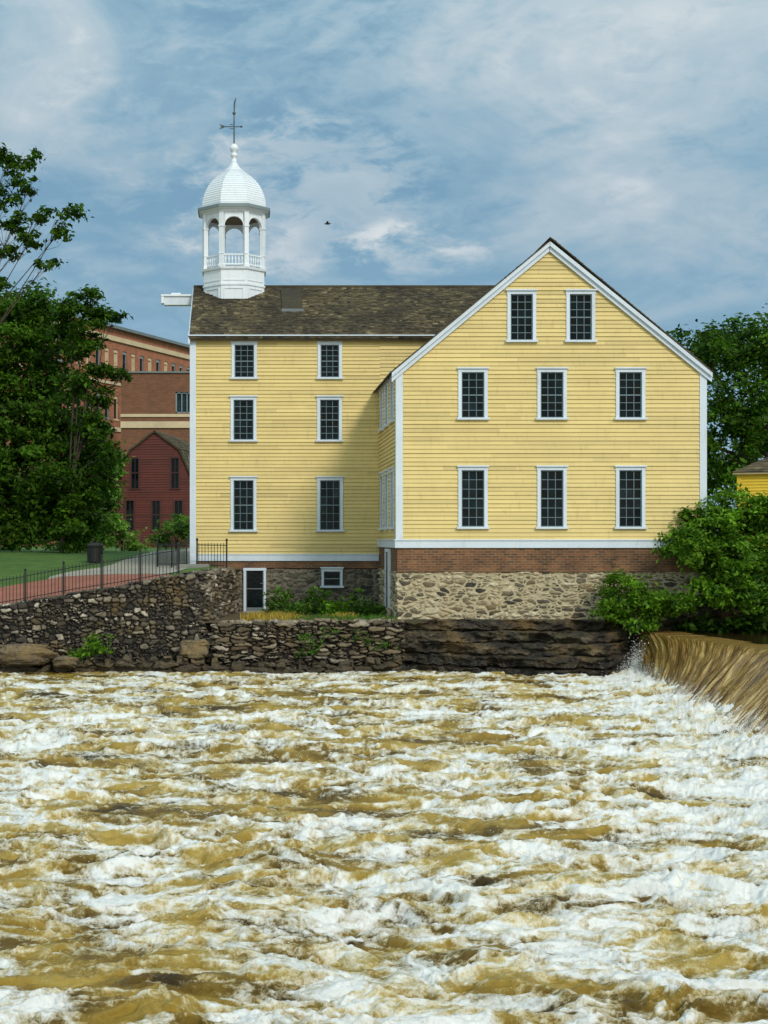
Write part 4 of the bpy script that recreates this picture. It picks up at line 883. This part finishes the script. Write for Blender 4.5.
# weeds
def weeds(name, label, cat, spots, mt, blade=False, n=26, size=.08, hgt=.35, **tags):
    b0 = spots[0]; root = thing(name, label, cat, b0)
    L_ = Leaves(); m = MB()
    for (x, y, z) in spots:
        for q in range(n):
            if blade:
                dx, dy = RND.gauss(0,.14), RND.gauss(0,.12); h_ = hgt*RND.uniform(.5,1.2); bx_, by_ = x+RND.gauss(0,.14), y+RND.gauss(0,.12); w_ = .008
                m.tone = RND.random(); m.add([(bx_-w_,by_,z-.03),(bx_+w_,by_,z-.03),(bx_+dx*.4+w_*.8,by_+dy*.4,z+h_*.6),(bx_+dx*.4-w_*.8,by_+dy*.4,z+h_*.6),(bx_+dx,by_+dy,z+h_)], [(0,1,2,3),(3,2,4)])
            else:
                hh = RND.random(); hh *= (.35+.9*abs(math.sin(x*5.1+y*3)*math.cos(x*2.3+1))); p = (x+RND.gauss(0,.16)+hh*.15, y+RND.gauss(0,.12), z+hgt*1.15*hh); L_.clump(p, .10, 5, size*RND.uniform(.5,1.1), RND.gauss(.5,.28), .9)
    if blade: m.build('blades', mt, root)
    else: L_.build('foliage', mt, root)
tz = 1.42
weeds('weed_patch', 'tall green weeds growing in front of the foundation between the door and the small window', 'weeds', [(XX(px,50.0-RND.random()), 50.2-RND.random()*1.2, tz) for px in range(268,322,3)], M['leafmid'], n=22, hgt=.62)
weeds('weed_patch', 'leafy weeds under the small basement window', 'weeds', [(XX(px,49.5), 49.9-RND.random()*1.6, tz) for px in range(322,352,4)], M['leafbright'], n=22, hgt=.62)
weeds('weed_patch', 'low weeds in the shaded corner beside the wing', 'weeds', [(XX(px,48.8), 49.6-RND.random()*2.6, tz) for px in range(352,390,4)], M['leafmid'], n=22, hgt=.42)
weeds('dry_grass', 'golden dry grass tuft along the terrace edge below the door', 'grass tuft', [(XX(px,46), 45.0+RND.random()*2.2, tz) for px in np.arange(248,298,3.0)], M['drygrass'], blade=True, n=50, hgt=.24)
weeds('dry_grass', 'small golden dry grass tuft on the terrace edge nearer the wing', 'grass tuft', [(XX(px,46), 45.0+RND.random()*1.2, tz) for px in np.arange(334,352,3)], M['drygrass'], blade=True, n=50, hgt=.24)
weeds('fern_clump', 'bright green fern clump at the foot of the retaining wall', 'fern', [(XX(px,43.7), 43.75, ZZ(py,43.7)) for px, py in ((88,650),(95,645),(102,652),(84,656),(92,655),(78,657))], M['leafbright'], n=16, hgt=.22, size=.08)
weeds('wall_plant', 'green plants hanging on the terrace wall face at its middle', 'plant', [(XX(px,43.9), 44.0, ZZ(py,43.9)) for px, py in ((305,640),(312,648),(318,640),(308,655))], M['leafmid'], n=14, hgt=.25, size=.06)
weeds('wall_plant', 'green plants on the terrace wall face below the wing corner', 'plant', [(XX(px,43.9), 44.0, ZZ(py,43.9)) for px, py in ((355,640),(367,645),(380,650),(386,648))], M['leafmid'], n=9, hgt=.25, size=.055)
weeds('grass_fringe', 'green grass blades along the lip of the terrace', 'grass tuft', [(XX(px,45), 44.75+RND.random()*.8, tz) for px in np.arange(300,392,3)], M['leafmid'], blade=True, n=26, hgt=.22)

# ------------------------------------------------------------------ red gambrel house
rx_, ry_, rz_ = XX(155, 100), 100, ground_at(XX(156,100), 100)
RH = thing('red_house', 'small dark red gambrel-roofed house behind the left side of the mill', 'house', (rx_, ry_, rz_), math.radians(-9)); RH.scale = (1.06,)*3
hw, bt = 2.5, -.3
gp = [(-hw,bt),(-hw,4.3),(-1.62,6.15),(0,7.35),(1.62,6.15),(hw,4.3),(hw,bt)]
def zred(z):
    return (-hw, hw) if z <= 4.3 else ((-hw+(z-4.3)/1.85*.88, hw-(z-4.3)/1.85*.88) if z <= 6.15 else (-1.62+(z-6.15)/1.2*1.62, 1.62-(z-6.15)/1.2*1.62))
hs = [(-1.62,-.98,3.75,5.75),(.98,1.62,3.75,5.75),(-1.95,-1.3,1.1,3.05),(-.25,.4,1.1,3.05),(1.2,1.85,1.1,3.05)]
m = MB(); clap(m, lambda u,n,z:(u,-n,z), 0, 7.3, zred, [hole(h) for h in hs], ex=.16, seed=31); clap(m, lambda u,n,z:(hw+n,u,z), 0, 4.3, lambda z:(0,9), ex=.16, seed=32); clap(m, lambda u,n,z:(-hw-n,u,z), 0, 4.3, lambda z:(0,9), ex=.16, seed=33)
m.build('wall', M['maroon'], RH, local=True)
m = MB(); m.box(-hw+.1,hw-.1,.12,8.9,-.3,4.2); m.prism([(-hw+.15,4.15),(-1.55,6.0),(0,7.2),(1.55,6.0),(hw-.15,4.15)], .12, 8.9); m.build('inner_shell', M['maroontrim'], RH, local=True)
for i, h in enumerate(hs):
    u0,u1,z0,z1 = h; m = MB(); m.box(u0,u0+.09,-.05,.08,z0,z1-.09); m.box(u1-.09,u1,-.05,.08,z0,z1-.09); m.box(u0,u1,-.05,.08,z1-.09,z1); m.box(u0-.04,u1+.04,-.08,.05,z0-.07,z0)
    wn = m.build('window', M['maroontrim'], RH, local=True)
    m = MB(); m.quad((u0+.08,.03,z0),(u1-.08,.03,z0),(u1-.08,.03,z1),(u0+.08,.03,z1)); m.build('pane', M['glass'], wn, local=True)
    m = MB(); m.box(u0+.09,u1-.09,-.0,.02,(z0+z1)/2-.03,(z0+z1)/2+.03); m.box((u0+u1)/2-.015,(u0+u1)/2+.015,0,.02,z0,z1-.09); m.build('sash', M['maroontrim'], wn, local=True)
m = MB()
for (A, Bp) in (((-hw-.15,4.0),(-1.66,6.22)),((-1.70,6.20),(0,7.45)),((hw+.15,4.0),(1.66,6.22)),((1.70,6.20),(0,7.45))):
    v_ = nrm((Bp[0]-A[0],0,Bp[1]-A[1])); shingle_roof(m, (A[0],-.15,A[1]), (0,1,0), v_, 9.2, math.hypot(Bp[0]-A[0],Bp[1]-A[1]), ex=.22, wd=.3, seed=40)
m.build('roof', M['shingle'], RH, local=True)

# ------------------------------------------------------------------ far brick mill
BM = thing('brick_factory', 'long red brick factory with cream cornice band receding behind the trees', 'factory', (-16.4, 132, 3.3))
P0 = np.array([-19.3,125.6]); P1 = np.array([-2.2,163.4]); dv = P1-P0; Lf = float(np.hypot(*dv)); du = dv/Lf; nn = np.array([du[1], -du[0]])
xfA = lambda u, n, z: (P0[0]+du[0]*u+nn[0]*n, P0[1]+du[1]*u+nn[1]*n, z)
TZ = 23.9
m = MB(); wins = []
u = 1.2
while u < Lf-1.5: wins.append(u); u += 1.72
m.xf = xfA; cz = [3.0]; rows_ = [(19.9,22.0),(15.4,17.6),(10.9,13.1),(6.4,8.6)]
for u in [None]:
    # piers and spandrels leave real openings
    edges_u = [0.] + [q for w_ in wins for q in (w_, w_+.82)] + [Lf]
    zb = sorted([3.0] + [q for r_ in rows_ for q in r_] + [TZ])
    for i in range(0, len(edges_u), 2): m.box(edges_u[i], edges_u[i+1], -.4, 0, 3.0, TZ)
    for i in range(len(wins)):
        for j in range(0, len(zb), 2): m.box(wins[i], wins[i]+.82, -.4, 0, zb[j], zb[j+1])
m.box(0, Lf, -14, -.4, 3.0, TZ-.3)
m.build('wall', M['millbrick'], BM)
m = MB(); m.xf = xfA; m.tone = .7; m.box(-.1, Lf+.1, .003, .18, 22.75, 23.2); m.build('cornice_band', M['cream'], BM)
m = MB(); m.xf = xfA; m.tone = .7; m.box(-.1, Lf+.1, .003, .12, 14.2, 14.6); m.box(-.1, Lf+.1, .003, .12, 18.6, 18.85); m.build('string_course', M['cream'], BM)
m = MB(); m.xf = xfA; m.box(-.3, Lf+.3, -14.2, .45, TZ, TZ+.28); m.build('roof', M['leadgrey'], BM)
rr_ = random.Random(3)
for j, (z0, z1) in enumerate(rows_):
    for i, w0 in enumerate(wins):
        if j > 1 and i > 8: continue
        pale = rr_.random() < .5
        m = MB(); m.xf = xfA; m.tone = .9 if pale else .2
        m.box(w0, w0+.07, -.25, -.08, z0, z1); m.box(w0+.75, w0+.82, -.25, -.08, z0, z1); m.box(w0+.07, w0+.75, -.25, -.08, z1-.3, z1); m.box(w0-.06, w0+.88, -.2, .06, z0-.16, z0)
        wn = m.build('window', M['cream'] if pale else M['greyblue'], BM)
        m = MB(); m.xf = xfA; m.tone = .3; m.quad((w0,-.2,z0),(w0+.82,-.2,z0),(w0+.82,-.2,z1),(w0,-.2,z1)); m.build('pane', M['cream'] if pale and j == 0 else M['glass'], wn)
BB = thing('brick_block', 'plain brown brick block with two cream bands behind the red house', 'factory', (-6, 128, 3.3))
m = MB(); x0, x1 = XX(121,128), XX(230,128); tz_ = ZZ(373,128); w0, w1, v0, v1 = *(XX(q,128) for q in (175.5,193)), ZZ(413,128), ZZ(392,128)
m.box(x0,w0,128,135,3,tz_); m.box(w1,x1,128,135,3,tz_); m.box(w0,w1,128,135,3,v0); m.box(w0,w1,128,135,v1,tz_); m.box(w0,w1,128.6,135,v0,v1); m.build('wall', M['blockbrick'], BB)
m = MB(); m.tone = .7; m.box(x0-.03,x1,127.9,127.997,ZZ(417,128),ZZ(414,128)); m.box(x0-.03,x1,127.85,127.997,ZZ(428,128),ZZ(421.5,128)); m.build('string_course', M['cream'], BB)
m = MB(); m.box(x0-.1,x1+.1,127.85,135.1,tz_,tz_+.14); m.build('parapet_cap', M['leadgrey'], BB)
m = MB()
for a_, b_ in ((w0,w0+.12),(w0+.5,w0+.58),(w0+.95,w0+1.03),(w1-.12,w1)): m.box(a_,b_,128.1,128.2,v0,v1)
m.box(w0,w1,128.1,128.21,v1-.12,v1); m.box(w0,w1,128.1,128.21,v0,v0+.1)
wn = m.build('window', M['greyblue'], BB); m = MB(); m.tone = 1; m.quad((w0,128.3,v0),(w1,128.3,v0),(w1,128.3,v1),(w0,128.3,v1)); m.build('pane', M['glass'], wn)

# ------------------------------------------------------------------ small yellow house at right
hx, hy, hz = XX(738,60), 60, 2.9
YH = thing('yellow_house', 'small deep yellow house with brown hip roof at the right picture edge', 'house', (hx, hy, hz), math.radians(-24))
eh = ZZ(473,60)-hz
m = MB(); clap(m, xfront(0), .1, eh, lambda z:(0, 7), seed=51); clap(m, xleft(0), .1, eh, lambda z:(0,6), seed=52); m.build('wall', M['yellow2'], YH, local=True)
m = MB(); m.box(.1,6.9,.1,6,-.5,eh-.05); m.build('inner_shell', M['brownwood'], YH, local=True)
m = MB(); m.box(-.04,.1,-.04,.02,.1,eh-.1); m.build('corner_board', M['yellow2'], YH, local=True)
m = MB(); m.box(-.18,7.2,-.18,.02,eh-.06,eh+.015); m.build('eave_board', M['cream'], YH, local=True)
m = MB(); e0 = np.array([-.22,-.22,eh+.02]); e1 = np.array([7.2,-.22,eh+.02]); apx = np.array([2.9,3,eh+1.6]); apx2 = np.array([4.2,3,eh+1.6]); e2 = np.array([-.22,6.2,eh+.02]); e3 = np.array([7.2,6.2,eh+.02])
rw = 14
for (A, Bq, C_, D_) in ((e0,e1,apx2,apx),(e2,e0,apx,apx),(e1,e3,apx2,apx2),(e3,e2,apx,apx2)):
    for j in range(rw):
        t0, t1 = j/rw, (j+1)/rw; a0,b0_,a1,b1_ = A+(D_-A)*t0, Bq+(C_-Bq)*t0, A+(D_-A)*t1, Bq+(C_-Bq)*t1; up = np.array([0,0,.03])
        for s_ in range(26):
            q0, q1 = s_/26, (s_+1)/26; m.tone = max(0, min(1, RND.gauss(.6,.2)))
            m.add([tuple(a0+(b0_-a0)*q0+up), tuple(a0+(b0_-a0)*q1+up), tuple(a1+(b1_-a1)*q1), tuple(a1+(b1_-a1)*q0), tuple(a0+(b0_-a0)*q0), tuple(a0+(b0_-a0)*q1)], [(0,1,2,3),(4,5,1,0)])
m.build('roof', M['shingle'], YH, local=True)

# bird
bp = W(327.5, 224, 90)
m = MB(); x, y, z = bp; m.tube([(x-.20,y,z),(x-.1,y,z+.02),(x+.05,y,z+.01),(x+.16,y,z+.03),(x+.21,y,z+.02)], [.01,.05,.06,.035,.008], 8)
for s_ in (-1,1): m.add([(x-.06,y,z+.03),(x+.07,y,z+.03),(x+.04,y+s_*.22,z+.13),(x-.03,y+s_*.42,z+.07),(x-.08,y+s_*.2,z+.12)], [(0,1,2,4),(4,2,3)])
m.build('bird', M['birdmat'], label='tiny dark bird flying in the sky right of the cupola', category='bird')
